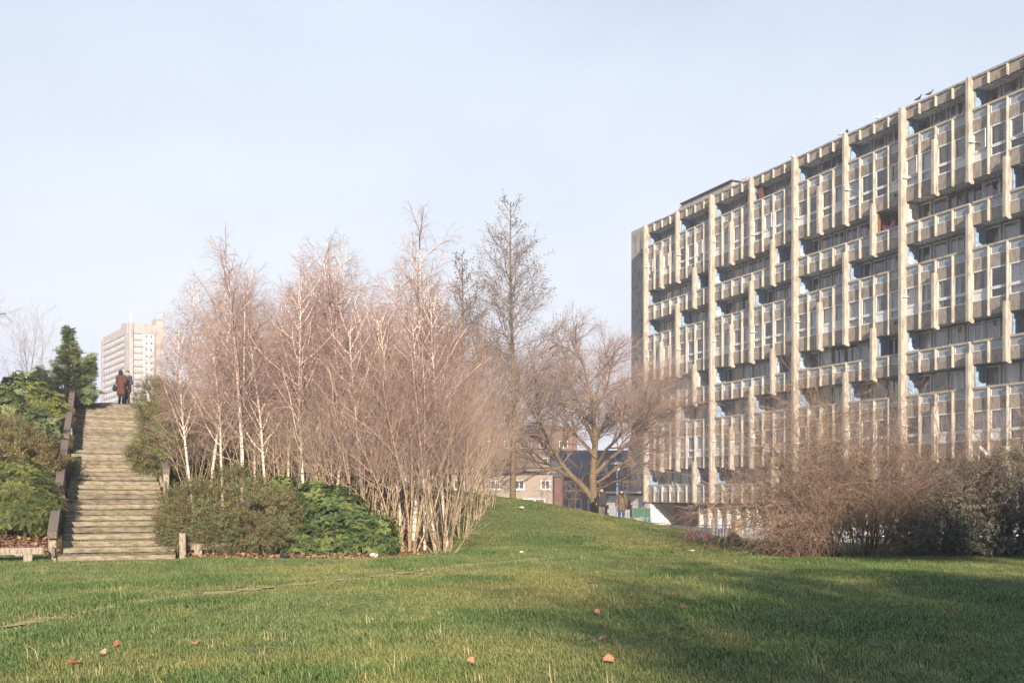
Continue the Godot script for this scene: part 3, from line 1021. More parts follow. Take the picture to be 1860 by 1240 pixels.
func build_houses() -> void:
	# cream house: front square to the viewer, 125 m off
	house(Vector3(-4.0, -1.3, -125), 18.2, 5.45, 8.6, 9.0, M.cream_brick, M.roof_tile, [[8.2, 3.35, 1.2, 1.15], [4.9, 3.35, 1.3, 1.15], [1.9, 3.35, 1.2, 1.15], [-2.6, 3.35, 1.3, 1.15], [-6.4, 3.35, 1.3, 1.15], [-0.6, 0.9, 1.5, 1.3], [-4.6, 0.9, 1.5, 1.3]], [6.1, 7.5, 2.9], "cream rendered two-storey house with tiled roof behind the grassy slope", 3.0)
	house(Vector3(13.6, -1.3, -136), 15.6, 5.3, 8.9, 9.0, M.red_brick, M.slate, [[-5.6, 3.2, 1.3, 1.3], [-2.2, 3.2, 1.3, 1.3], [1.6, 3.2, 1.3, 1.3], [4.6, 3.2, 1.3, 1.3], [-5.0, 0.7, 1.8, 1.4], [0.4, 0.7, 1.8, 1.4], [3.6, 0.7, 1.5, 1.4]], [-2.6], "dark brick house with slate roof behind the spreading tree")
	house(Vector3(26.0, -1.3, -150), 16.0, 5.4, 8.8, 9.0, M.red_brick, M.slate, [[-5.0, 3.2, 1.3, 1.3], [-1.0, 3.2, 1.3, 1.3]], [0.5], "brick house farthest along the row beside the concrete block")
	house(Vector3(-24.0, -1.3, -127), 17.0, 5.4, 8.5, 9.0, M.cream_brick, M.roof_tile, [[5.0, 3.3, 1.3, 1.2], [1.0, 3.3, 1.3, 1.2], [-4.0, 3.3, 1.3, 1.2], [5.0, 0.9, 1.5, 1.3]], [2.0], "cream house mostly hidden behind the birch thicket")
	var t := thing("brown_flats", Vector3(0.5, -1.3, -172), "tall brown brick flats with a flat roof behind the cream house", "building")
	var b := MB.new()
	b.box(Vector3(0, 6.9, -5), Vector3(21.5, 13.8, 10))
	put("wall", b.mesh(M.brown_brick), t)
	b = MB.new()
	b.hexa([Vector3(-11, 13.8, 0.3), Vector3(11, 13.8, 0.3), Vector3(11, 13.8, -10.3), Vector3(-11, 13.8, -10.3), Vector3(-10.4, 14.5, -0.6), Vector3(10.6, 14.5, -0.6), Vector3(10.6, 14.5, -9.5), Vector3(-10.4, 14.5, -9.5)])
	put("roof", b.mesh(M.roof_tile), t)
	for r in 4:
		for k in 6:
			var f := put("window", frame_mesh(1.5, 1.3, [], [0.0], M.white_paint, 0.1, 0.14), t, Vector3(-8.6 + k * 3.4, 1.6 + r * 3.0, 0.04))
			put("pane", pane_mesh(1.3, 1.1, M.dark_glass), f, Vector3(0, 0.1, -0.02))
	b = MB.new()
	b.box(Vector3(-3.1, 10.4, 0.5), Vector3(2.6, 1.3, 0.9))
	put("red_balcony", b.mesh(M.red_board), t)


func build_tower() -> void:
	# corner towards the viewer; long face runs off to the left, short face to the right
	var t := thing("tower_block", Vector3(-153.8, -1.3, -400), "distant pale high-rise tower beyond the top of the steps", "building")
	t.basis = Basis(Vector3(0.814, 0, -0.581), Vector3.UP, Vector3(0.581, 0, 0.814))     # x: short face, z: back along the long face
	var top := 71.3
	var b := MB.new()
	b.box(Vector3(6.3, top * 0.5 - 1.2, -21), Vector3(12.0, top - 2.4, 41.4))
	put("core", b.mesh(M.interior), t)
	# short face: framed by the corner pier, the parapet and the stair shaft
	b = MB.new()
	b.box(Vector3(0.5, top * 0.5, -0.2), Vector3(1.5, top, 2.6))
	put("corner_pier", b.mesh(M.tower_concrete), t)
	b = MB.new()
	b.box(Vector3(12.0, (top + 2.6) * 0.5, -1.5), Vector3(3.6, top + 2.6, 5.0))
	put("stair_shaft", b.mesh(M.tower_concrete), t)
	b = MB.new()
	b.box(Vector3(5.8, top - 2.0, -0.1), Vector3(9.2, 4.0, 0.8))
	b.box(Vector3(-0.1, top - 2.6, -21), Vector3(0.7, 3.2, 40))
	b.box(Vector3(-0.1, top - 2.2, -3.4), Vector3(0.9, 4.4, 4.6))
	put("parapet", b.mesh(M.tower_concrete), t)
	b = MB.new()
	b.box(Vector3(-0.05, (top - 2) * 0.5, -42.2), Vector3(1.2, top - 2, 2.4))
	b.box(Vector3(-0.05, (top - 4) * 0.5, -3.3), Vector3(0.8, top - 4, 4.2))
	put("end_pier", b.mesh(M.tower_concrete), t)
	for k in 24:
		var y := top - 4.0 - (k + 1) * 2.66
		if y < 2.0:
			break
		b = MB.new()
		b.box(Vector3(3.3, y + 0.45, 0.1), Vector3(3.6, 1.0, 0.5))
		put("balcony_front", b.mesh(M.tower_concrete), t)
		b = MB.new()
		b.box(Vector3(7.5, y + 1.3, -0.1), Vector3(4.6, 2.5, 0.5))
		var wp := put("white_panel", b.mesh(M.tower_panel), t)
		b = MB.new()
		for q in 2:
			b.box(Vector3(6.7 + q * 1.9, y + 1.6, 0.17), Vector3(0.7, 0.9, 0.06))
		put("window", b.mesh(M.dark_glass), wp)
		b = MB.new()
		for q in 4:
			b.box(Vector3(2.0 + q * 0.85, y + 1.5, -0.3), Vector3(0.5, 1.2, 0.3))
		put("balcony_window", b.mesh(M.tower_panel), t)
		b = MB.new()
		b.box(Vector3(-0.15, y + 0.35, -23.3), Vector3(0.7, 1.0, 35.4))
		put("spandrel_band", b.mesh(M.tower_concrete), t)
		b = MB.new()
		for q in 12:
			b.box(Vector3(0.1, y + 1.65, -7.2 - q * 2.9), Vector3(0.5, 1.4, 2.0 if q % 3 else 1.2))
		put("window_row", b.mesh(M.tower_panel), t)
		b = MB.new()
		for q in 12:
			b.box(Vector3(-0.17, y + 1.7, -7.5 - q * 2.9), Vector3(0.1, 0.9, 0.7))
		put("window", b.mesh(M.dark_glass), t)
	b = MB.new()
	b.box(Vector3(3.0, top + 0.9, -15), Vector3(3.5, 1.8, 5))
	put("plant_room", b.mesh(M.tower_concrete), t)
	b = MB.new()
	b.tube(PackedVector3Array([Vector3(1.0, top, -1.0), Vector3(1.0, top + 3.9, -1.0)]), 0.3, 0.25, 6, Color.WHITE, true)
	put("mast", b.mesh(M.plastic_white), t)


func railing(from: Vector3, to: Vector3, h: float, gap: float, m: Material, label: String, group: String, bar := 0.012) -> void:
	var t := thing("railing", from, label, "railing", group)
	var d := to - from
	var n := int(d.length() / gap)
	var dr := d.normalized()
	var bs := Basis(dr, Vector3.UP, dr.cross(Vector3.UP))
	for y in [0.12, h]:
		var b := MB.new()
		b.box(d * 0.5 + Vector3(0, y, 0), Vector3(d.length(), 0.045, 0.045), Color.WHITE, bs)
		put("rail", b.mesh(m), t)
	var bm := MB.new()
	bm.box(Vector3(0, h * 0.5 + 0.06, 0), Vector3(bar * 2, h - 0.1, bar * 2))
	var barm := bm.mesh(m)
	var pm := MB.new()
	pm.box(Vector3(0, h * 0.5, 0), Vector3(0.06, h + 0.1, 0.06))
	var postm := pm.mesh(m)
	for k in n + 1:
		var at := dr * (k * gap)
		at.y += 0.0
		put("post" if k % 12 == 0 else "bar", postm if k % 12 == 0 else barm, t, at)


func build_street() -> void:
	var B := Transform3D(Basis(Vector3.UP, deg_to_rad(FACADE_TURN)), Vector3(12.43, -1.32, -91.3))
	railing(B * Vector3(16.0, 0, 10), B * Vector3(23.8, 0, 10), 0.75, 0.28, M.black_metal, "dark metal railing at the foot of the flats above the boulder", "railings before the flats", 0.014)
	railing(B * Vector3(24.05, 0, 10), B * Vector3(26.05, 0, 10), 0.85, 0.33, M.blue_metal, "blue metal railing between the two yellow brick piers", "railings before the flats", 0.025)
	railing(B * Vector3(26.75, 0, 10), B * Vector3(37.0, 0, 10), 0.85, 0.13, M.grey_metal, "pale close-set railing behind the bare reddish shrub", "railings before the flats", 0.02)
	railing(Vector3(9.0, -1.32, -81), Vector3(12.0, -1.32, -79.5), 0.9, 0.3, M.blue_metal, "short blue railing near the green cabinet and the low entrance", "railings before the flats", 0.02)
	for k in 2:
		var b := MB.new()
		b.bbox(Vector3(0, 0.55, 0), Vector3(0.5 if k else 0.16, 1.1, 0.5 if k else 0.16), 0.02)
		b.box(Vector3(0, 1.12, 0), Vector3(0.58 if k else 0.2, 0.07, 0.58 if k else 0.2))
		var p := put("gate_pier", b.mesh(M.yellow_brick))
		p.transform = B * Transform3D(Basis.IDENTITY, Vector3(26.4 if k else 23.92, 0, 10))
		tag(p, "square yellow brick pier in the railings" if k else "slim yellow post in the dark railings", "pier")
	# green street cabinet with two doors
	var cb := thing("utility_cabinet", Vector3(10.8, -1.32, -84), "dark green metal street cabinet near the foot of the flats", "cabinet", "", 0.15)
	var b := MB.new()
	b.bbox(Vector3(0, 0.75, 0), Vector3(1.6, 1.5, 0.7), 0.03)
	put("body", b.mesh(M.green_metal), cb)
	b = MB.new()
	b.hexa([Vector3(-0.85, 1.5, 0.4), Vector3(0.85, 1.5, 0.4), Vector3(0.85, 1.5, -0.4), Vector3(-0.85, 1.5, -0.4), Vector3(-0.82, 1.6, 0.37), Vector3(0.82, 1.6, 0.37), Vector3(0.82, 1.63, -0.37), Vector3(-0.82, 1.63, -0.37)])
	put("lid", b.mesh(M.green_metal), cb)
	for x in [-0.39, 0.39]:
		b = MB.new()
		b.bbox(Vector3(x, 0.76, 0.36), Vector3(0.74, 1.34, 0.03), 0.01)
		var dd := put("door", b.mesh(M.green_metal), cb)
		b = MB.new()
		b.box(Vector3(x * 0.2, 0.85, 0.39), Vector3(0.05, 0.16, 0.04))
		put("handle", b.mesh(M.grey_metal), dd)
	var yb := MB.new()
	yb.bbox(Vector3(0, 0.4, 0), Vector3(0.75, 0.85, 0.5), 0.03)
	yb.box(Vector3(0, 0.85, 0), Vector3(0.8, 0.06, 0.55))
	var y := put("grit_bin", yb.mesh(M.yellow_brick))
	y.transform = Transform3D(Basis(Vector3.UP, 0.2), Vector3(10.2, -1.32, -80.6))
	tag(y, "small tan bin in front of the green cabinet", "bin")
	# lamp post with a shallow dish over a glass cup
	var at := spot(1121, 60.0)
	var lp := thing("lamp_post", at, "slender blue-grey lamp post with a white dish top beside the walkers", "street lamp")
	var hgt := 1.6 + (895.0 - 856.0) / FOCAL * 60.0 - at.y
	b = MB.new()
	b.tube(PackedVector3Array([Vector3(0, -0.2, 0), Vector3(0, 1.2, 0), Vector3(0, hgt, 0)]), 0.075, 0.05, 10)
	put("pole", b.mesh(M.blue_metal), lp)
	b = MB.new()
	b.lathe([Vector2(0.02, 0), Vector2(0.13, 0.03), Vector2(0.15, 0.12), Vector2(0.17, 0.32), Vector2(0.02, 0.33)], 14, Transform3D(Basis.IDENTITY, Vector3(0, hgt, 0)))
	put("lantern", b.mesh(M.plastic_white), lp)
	b = MB.new()
	b.lathe([Vector2(0.16, 0.36), Vector2(0.46, 0.40), Vector2(0.47, 0.43), Vector2(0.3, 0.53), Vector2(0.12, 0.60), Vector2(0.1, 0.66), Vector2(0.0, 0.68)], 18, Transform3D(Basis.IDENTITY, Vector3(0, hgt, 0)))
	put("dish", b.mesh(M.grey_metal), lp)
	# painted boulders on the grass
	var rocks := [[1270.0, 31.2, 0.46, 0.36, 3], [1334.0, 29.2, 0.28, 0.40, 8]]
	for k in 2:
		var r: Array = rocks[k]
		var m := boulder_mesh(r[2], r[3], r[4])
		var o := put("boulder", m)
		o.position = spot(r[0], r[1]) - Vector3(0, 0.03, 0)
		tag(o, ["long low grey boulder with red painted patches on the grass", "small round grey boulder with red painted spots on the grass"][k], "boulder", "painted boulders")
	# security camera on a pole above the shrubs
	var cp := spot(1778, 30.0)
	var cam := thing("security_camera", cp, "white security camera on a pole rising from the shrubs", "camera")
	var ch := 1.6 + (895.0 - 826.0) / FOCAL * 30.0 - cp.y
	b = MB.new()
	b.tube(PackedVector3Array([Vector3(0, -0.1, 0), Vector3(0, ch, 0)]), 0.045, 0.04, 8, Color.WHITE, true)
	put("pole", b.mesh(M.grey_metal), cam)
	b = MB.new()
	b.bbox(Vector3.ZERO, Vector3(0.11, 0.34, 0.11), 0.02, Color.WHITE, Basis(Vector3.BACK, 0.72))
	put("housing", b.mesh(M.plastic_white), cam, Vector3(0.12, ch + 0.12, 0.05))
	b = MB.new()
	b.tube(PackedVector3Array([Vector3(0, ch - 0.02, 0), Vector3(0.04, ch + 0.1, 0.02), Vector3(0.1, ch + 0.14, 0.04)]), 0.02, 0.02, 6, Color.WHITE, true)
	put("bracket", b.mesh(M.grey_metal), cam)


func boulder_mesh(r: float, h: float, sd: int) -> ArrayMesh:
	var b := MB.new()
	var nu := 26
	var nv := 12
	for j in nv + 1:
		for k in nu:
			var a := TAU * k / nu
			var e := PI * 0.5 * j / nv
			var d := Vector3(cos(a) * cos(e), sin(e), sin(a) * cos(e))
			var q := 1.0 + 0.16 * noise.get_noise_3d(d.x * 60 + sd * 20, d.y * 60, d.z * 60) + 0.05 * noise.get_noise_3d(d.x * 220, d.y * 220 + sd * 9, d.z * 220)
			b.v.append(Vector3(d.x * r, d.y * h, d.z * r * 0.75) * q)
			b.n.append(Vector3(d.x / r, d.y / h, d.z / r).normalized())
			var spotty := noise.get_noise_3d(d.x * 130 + sd * 31, d.y * 130, d.z * 130)
			b.c.append(Color(0.42, 0.07, 0.06) if spotty > 0.24 else Color(0.16, 0.14, 0.125))
	for j in nv:
		for k in nu:
			var p := j * nu + k
			var q := j * nu + (k + 1) % nu
			b.i.append_array(PackedInt32Array([p, q, q + nu, p, q + nu, p + nu]))
	return b.mesh(M.boulder)


func build_litter() -> void:
	var rng := RandomNumberGenerator.new()
	rng.seed = 23
	# brown leaves lying thick under the thicket's edge
	var lm := MB.new()
	lm.leaf(Vector3(-0.04, 0.01, 0), Vector3(1, 0.15, 0).normalized(), Vector3(0, 1, 0.3), 0.09, 0.055, Color.WHITE)
	lm.leaf(Vector3(0.03, 0.015, 0.05), Vector3(-0.3, 0.3, 1).normalized(), Vector3(0.4, 1, 0), 0.08, 0.06, Color(0.8, 0.75, 0.7))
	var lmesh := lm.mesh(M.plain)
	var xf := []
	var cs := []
	for k in 9000:
		var z := -rng.randf_range(23.6, 30.0)
		var x := rng.randf_range(-13.0, 0.5)
		var s := stair_line(x, z)
		if wooded(x, z) < 0.2 + 0.4 * rng.randf() or absf(s.y) < 1.4:
			continue
		xf.append(Transform3D(Basis.from_euler(Vector3(rng.randf_range(-0.5, 0.5), rng.randf() * TAU, rng.randf_range(-0.5, 0.5))).scaled(Vector3.ONE * rng.randf_range(0.8, 1.6)), Vector3(x, ground(x, z) + 0.01, z)))
		cs.append(Color(0.24, 0.12, 0.07).lerp(Color(0.36, 0.24, 0.15), rng.randf()))
	tag(multi("leaf_litter", lmesh, xf, cs, null), "brown fallen leaves lying under the edge of the thicket", "leaves", "", "stuff")
	# single fallen leaves on the near lawn: [x, depth, size, tone]
	var spots := [[1085, 1133, 0.075, 0, "broad orange-brown leaf lying alone in the lawn's dappled shade"], [1097, 1181, 0.07, 1, "curled pale brown leaf between two orange leaves on the lawn"], [1106, 1224, 0.085, 0, "pointed orange leaf nearest the lawn's lower edge"], [1234, 1160, 0.06, 2, "small crumpled leaf on the shaded lawn's middle"], [1240, 1124, 0.08, 2, "dark brown leaf clump on the shaded lawn"], [1582, 1194, 0.09, 2, "large curled brown leaf in the darkest part of the lawn"], [1446, 1156, 0.06, 1, "pale curled leaf left of the dark lawn patch"], [1722, 1130, 0.06, 0, "orange leaf on the far shaded lawn near the shrubs"], [211, 1198, 0.07, 0, "orange leaf among scattered leaves on the sunny lawn, farthest one"], [240, 1204, 0.06, 1, "pale leaf beside the scattered leaves on the sunny lawn"], [134, 1232, 0.08, 0, "torn orange leaf at the sunny lawn's lower edge"], [186, 1212, 0.06, 1, "small pale brown leaf on the sunny lawn"], [356, 1194, 0.06, 0, "thin orange leaf alone on the sunny lawn"], [855, 1228, 0.06, 0, "brown leaf on the lawn where sun meets shade"]]
	var tones := [Color(0.36, 0.17, 0.095), Color(0.34, 0.23, 0.155), Color(0.17, 0.10, 0.06)]
	for s in spots:
		var dep: float = EYE * FOCAL / (s[1] - 895.0 - 12.0)
		var at := spot(s[0], dep) + Vector3(0, 0.05, 0)
		var b := MB.new()
		var m := 11
		var r: float = s[2] * 0.62
		for k in m:
			var a0 := TAU * k / m
			var a1 := TAU * (k + 1) / m
			var f := func(a: float) -> Vector3:
				var q := r * (0.8 + 0.35 * absf(sin(a * 2.5))) * (1.25 if absf(a - PI * 0.5) < 0.5 else 1.0)
				return Vector3(cos(a) * q, 0.35 * q * sin(a * 2.0 + r * 90.0) + 0.015, sin(a) * q)
			b.tri(Vector3.ZERO, f.call(a1), f.call(a0), tones[s[3]])
			b.tri(Vector3(0, -0.004, 0), f.call(a0) - Vector3(0, 0.004, 0), f.call(a1) - Vector3(0, 0.004, 0), tones[s[3]] * 0.9)
		b.tube(PackedVector3Array([Vector3(0, 0, -r * 0.6), Vector3(0.01, 0.01, -r * 1.5)]), 0.003, 0.002, 4, tones[s[3]])
		var o := put("fallen_leaf", b.mesh(M.plain))
		o.transform = Transform3D(Basis.from_euler(Vector3(rng.randf_range(0.3, 0.8), rng.randf() * TAU, rng.randf_range(-0.3, 0.3))), at)
		tag(o, s[4], "leaf", "fallen leaves on the lawn")
	# scraps of paper and plastic
	var scraps := [[678, 1012, 24.6, 0.10, "crumpled white plastic bag at the foot of the glossy shrub"], [33, 1012, 23.6, 0.12, "white litter under the low rail beside the steps"], [948, 919, 38.0, 0.09, "small white scrap of paper on the grassy slope's crest"], [948, 1004, 26.5, 0.05, "tiny white scrap at the foot of the grassy slope"], [1258, 1003, 27.0, 0.05, "flat white scrap in the shaded grass near the boulders"], [516, 1016, 24.0, 0.12, "dark plastic scrap under the brown gorse"]]
	for s in scraps:
		var b := MB.new()
		var r: float = s[3]
		var dark: bool = s[4].begins_with("dark")
		for j in 5:
			for k in 8:
				var pp := []
				for q in [[j, k], [j + 1, k], [j + 1, k + 1], [j, k + 1]]:
					var e: float = PI * (q[0] / 5.0 - 0.5)
					var a: float = TAU * (q[1] % 8) / 8.0
					var d := Vector3(cos(a) * cos(e), sin(e) * 0.7, sin(a) * cos(e) * 0.8)
					pp.append(d * r * (1.0 + 0.5 * noise.get_noise_3d(d.x * 150 + s[0], d.y * 150, d.z * 150)))
				b.quad(pp[0], pp[1], pp[2], pp[3], Color(0.03, 0.03, 0.035) if dark else Color(0.75, 0.76, 0.8))
		var o := put("litter_scrap", b.mesh(M.plain))
		o.position = spot(s[0], s[2]) + Vector3(0, r * 0.6, 0)
		o.scale = Vector3(1.8, 0.6, 1) if s[0] == 1258 else Vector3.ONE
		tag(o, s[4], "litter", "scraps of litter")


# ---------------------------------------------------------------- trees and shrubs
# each level: [segments, wobble, pull up(+)/down(-), children, first child at, angle, angle spread, length share, length fall-off, radius share, sides, builder, colour]
func grow(S: Array, mb: Array, rng: RandomNumberGenerator, p: Vector3, d: Vector3, L: float, r: float, lv: int) -> void:
	var s: Array = S[lv]
	var nseg: int = s[0]
	var pts := PackedVector3Array([p])
	var dirs := PackedVector3Array([d])
	var q := p
	var step := L / nseg
	for k in nseg:
		var w: float = s[1]
		d = (d + Vector3(rng.randf_range(-w, w), rng.randf_range(-w, w) + s[2], rng.randf_range(-w, w))).normalized()
		q += d * step
		pts.append(q)
		dirs.append(d)
	var col: Color = s[12]
	var leafy := lv + 1 >= S.size()
	col = col * rng.randf_range(0.6, 1.45)
	mb[s[11]].tube(pts, r, r * (0.45 if leafy else 0.12 if lv == 0 else 0.35), s[10], col)
	if leafy:
		return
	var n: int = s[3]
	if lv > 0:
		n = int(n * clampf(L / S[lv][13], 0.35, 1.3)) if s.size() > 13 else n
	var az := rng.randf() * TAU
	for k in n:
		var t := lerpf(s[4], 1.0, (k + rng.randf()) / n)
		var f := t * nseg
		var j := mini(int(f), nseg - 1)
		var at := pts[j].lerp(pts[j + 1], f - j)
		var dd := dirs[j + 1]
		az += 2.4 + rng.randf_range(-0.5, 0.5)
		var u := dd.cross(Vector3(0.3, 0.1, 0.9)).normalized()
		var side := u.rotated(dd, az)
		var ang: float = s[5] + rng.randf_range(-s[6], s[6])
		var nd := dd * cos(ang) + side * sin(ang)
		var nl: float = L * s[7] * (1.0 - s[8] * (t - s[4]) / (1.0 - s[4] + 0.001)) * rng.randf_range(0.7, 1.25)
		grow(S, mb, rng, at, nd.normalized(), nl, maxf(r * s[9] * (1.0 - 0.5 * t), 0.0022), lv + 1)


const RED_TWIG := Color(0.285, 0.195, 0.175)
const PINK_TWIG := Color(0.325, 0.24, 0.205)
const TAN_TWIG := Color(0.35, 0.27, 0.20)
const BROWN_TWIG := Color(0.22, 0.145, 0.105)


func birch_shape(sd: int, h: float, fork: bool, dense := 1.0) -> Array:
	var rng := RandomNumberGenerator.new()
	rng.seed = sd
	var mb := [MB.new(), MB.new(), MB.new()]
	var S := [
		[10, 0.045, 0.025, int(34 * dense), 0.36, 0.65, 0.25, 0.31, 0.6, 0.42, 7, 0, Color.WHITE],
		[6, 0.16, 0.04, 9, 0.15, 0.6, 0.3, 0.50, 0.5, 0.5, 4, 2, PINK_TWIG, 1.3],
		[5, 0.22, -0.12, 7, 0.05, 0.6, 0.35, 0.75, 0.3, 0.65, 3, 1, RED_TWIG, 0.8],
		[4, 0.25, -0.32, 0, 0, 0, 0, 0, 0, 0, 3, 1, RED_TWIG]]
	var lean := Vector3(rng.randf_range(-0.05, 0.05), 1, rng.randf_range(-0.05, 0.05)).normalized()
	mb[2] = mb[1] if fork else mb[0]      # some birches carry white on their branches too
	grow(S, mb, rng, Vector3(0, -0.15, 0), lean, h, 0.0075 * h + 0.012, 0)
	if fork:
		var q := S.duplicate(true)
		q[0][3] = int(17 * dense)
		q[0][4] = 0.25
		grow(q, mb, rng, lean * h * 0.42, (lean + Vector3(rng.randf_range(-0.22, 0.22), 0, rng.randf_range(-0.15, 0.15))).normalized(), h * 0.53, 0.0042 * h, 0)
	return [mb[0].mesh(M.birch_bark), mb[1].mesh(M.twig)]


func coppice_shape(sd: int, h: float, stems: int, spread: float, twig: Color) -> Array:
	var rng := RandomNumberGenerator.new()
	rng.seed = sd
	var mb := [MB.new(), MB.new()]
	var S := [
		[9, 0.09, 0.03, 12, 0.42, 0.6, 0.3, 0.34, 0.4, 0.42, 6, 0, Color.WHITE],
		[6, 0.18, 0.05, 7, 0.15, 0.65, 0.3, 0.48, 0.35, 0.55, 3, 1, twig * 1.2, 1.5],
		[4, 0.22, 0.03, 3, 0.15, 0.6, 0.3, 0.62, 0.3, 0.7, 3, 1, twig],
		[2, 0.25, 0.02, 0, 0, 0, 0, 0, 0, 0, 3, 1, twig]]
	for k in stems:
		var a := TAU * k / stems + rng.randf_range(-0.3, 0.3)
		var out := Vector3(cos(a), 0, sin(a))
		var d := (Vector3.UP + out * rng.randf_range(0.05, spread)).normalized()
		grow(S, mb, rng, out * rng.randf_range(0.05, 0.25) + Vector3(0, -0.15, 0), d, h * rng.randf_range(0.62, 1.05), rng.randf_range(0.012, 0.034) * sqrt(h / 5.0), 0)
	return [mb[0].mesh(M.tan_bark), mb[1].mesh(M.twig)]


func spreading_shape(sd: int) -> Array:
	var rng := RandomNumberGenerator.new()
	rng.seed = sd
	var mb := [MB.new(), MB.new()]
	var S := [
		[8, 0.2, 0.02, 10, 0.22, 0.75, 0.3, 0.52, 0.3, 0.5, 8, 0, Color.WHITE],
		[6, 0.22, 0.02, 10, 0.15, 0.75, 0.3, 0.55, 0.3, 0.5, 5, 0, Color.WHITE, 3.0],
		[5, 0.22, 0.05, 10, 0.2, 0.65, 0.25, 0.55, 0.3, 0.55, 4, 1, BROWN_TWIG * 1.1, 1.6],
		[4, 0.25, 0.05, 8, 0.1, 0.65, 0.3, 0.66, 0.3, 0.6, 3, 1, PINK_TWIG * 0.95, 0.9],
		[2, 0.3, 0.05, 0, 0, 0, 0, 0, 0, 0, 3, 1, PINK_TWIG]]
	# a leaning bole that parts low down into a left limb and an upright main stem
	var bole := PackedVector3Array([Vector3(0.35, -0.4, 0), Vector3(0.12, 0.5, 0), Vector3(-0.05, 1.2, 0.02), Vector3(-0.15, 1.8, 0.05)])
	mb[0].tube(bole, 0.46, 0.36, 12, Color.WHITE)
	for e in [[Vector3(-0.12, 1.2, 0.05), Vector3(-0.85, 1, 0.15), 9.2, 0.23], [Vector3(-0.15, 1.6, 0.04), Vector3(0.1, 1, 0.05), 9.6, 0.29], [Vector3(0.0, 3.0, 0.05), Vector3(0.85, 1, -0.2), 7.8, 0.15], [Vector3(0.05, 4.0, 0.1), Vector3(-0.45, 1, -0.55), 7.0, 0.14], [Vector3(-0.02, 3.4, 0), Vector3(0.5, 0.9, 0.7), 7.0, 0.13], [Vector3(0.1, 2.4, 0), Vector3(1.6, 0.8, 0.1), 6.4, 0.11], [Vector3(-1.2, 2.5, 0.2), Vector3(-1.5, 0.7, 0.3), 6.0, 0.11], [Vector3(0.05, 2.0, 0.1), Vector3(1.3, 0.25, 0.5), 3.6, 0.06], [Vector3(-0.4, 1.7, 0.1), Vector3(-1.0, 0.15, 0.8), 3.4, 0.06]]:
		grow(S, mb, rng, e[0], (e[1] as Vector3).normalized(), e[2], e[3], 0)
	return [mb[0].mesh(M.brown_bark), mb[1].mesh(M.twig)]


func alder_shape(sd: int, h: float) -> Array:
	var rng := RandomNumberGenerator.new()
	rng.seed = sd
	var mb := [MB.new(), MB.new(), MB.new()]
	var S := [
		[10, 0.03, 0.02, 62, 0.2, 0.95, 0.25, 0.34, 0.88, 0.25, 8, 0, Color.WHITE],
		[6, 0.16, 0.05, 13, 0.12, 0.75, 0.3, 0.45, 0.4, 0.5, 4, 1, Color(0.20, 0.16, 0.14), 1.3],
		[5, 0.22, 0.03, 9, 0.12, 0.7, 0.3, 0.55, 0.3, 0.6, 3, 1, Color(0.25, 0.20, 0.175), 0.6],
		[3, 0.28, 0.0, 0, 0, 0, 0, 0, 0, 0, 3, 1, Color(0.26, 0.205, 0.18)]]
	grow(S, mb, rng, Vector3(0, -0.3, 0), Vector3(0.01, 1, 0).normalized(), h, 0.15, 0)
	# the small cones left on the twigs
	var tw: MB = mb[1]
	for k in 3800:
		var p := tw.v[rng.randi() % tw.v.size()]
		if Vector2(p.x, p.z).length() < 0.6 and p.y < h * 0.8:
			continue
		var r := rng.randf_range(0.018, 0.034)
		var o: int = mb[2].v.size()
		for e in [Vector3.UP, Vector3.DOWN, Vector3.LEFT, Vector3.RIGHT, Vector3.FORWARD, Vector3.BACK]:
			mb[2].v.append(p + e * r); mb[2].n.append(e); mb[2].c.append(Color(0.09, 0.065, 0.05))
		for f in [[0, 2, 4], [0, 4, 3], [0, 3, 5], [0, 5, 2], [1, 4, 2], [1, 3, 4], [1, 5, 3], [1, 2, 5]]:
			mb[2].i.append_array(PackedInt32Array([o + f[0], o + f[1], o + f[2]]))
	return [mb[0].mesh(M.brown_bark), mb[1].mesh(M.twig), mb[2].mesh(M.twig)]


func arching_shape(sd: int, h: float, stems: int, lean: Vector3, twig: Color, droop: float) -> Array:
	# dense twiggy shrub whose stems arch over
	var rng := RandomNumberGenerator.new()
	rng.seed = sd
	var mb := [MB.new(), MB.new()]
	var S := [
		[8, 0.12, -0.06 * droop, 12, 0.12, 0.7, 0.3, 0.45, 0.3, 0.55, 5, 0, twig * 1.1],
		[6, 0.25, -0.08 * droop, 8, 0.1, 0.7, 0.3, 0.55, 0.3, 0.65, 3, 1, twig, 1.2],
		[4, 0.3, -0.06 * droop, 4, 0.2, 0.65, 0.3, 0.6, 0.3, 0.8, 3, 1, twig * 1.05],
		[2, 0.35, -0.03, 0, 0, 0, 0, 0, 0, 0, 3, 1, twig * 1.15]]
	for k in stems:
		var a := rng.randf() * TAU
		var out := Vector3(cos(a), 0, sin(a))
		var d := (Vector3.UP + out * rng.randf_range(0.1, 0.75) + lean).normalized()
		grow(S, mb, rng, out * rng.randf_range(0.05, 0.5) + Vector3(0, -0.1, 0), d, h * rng.randf_range(0.7, 1.1), rng.randf_range(0.016, 0.03), 0)
	return [mb[0].mesh(M.twig), mb[1].mesh(M.twig)]


func plant(called: String, shape: Array, parts: Array, at: Vector3, turn: float, size: float, label: String, category: String, group: String) -> Node3D:
	var t := thing(called, at, label, category, group, turn)
	t.scale = Vector3.ONE * size
	for k in shape.size():
		put(parts[k], shape[k], t)
	return t


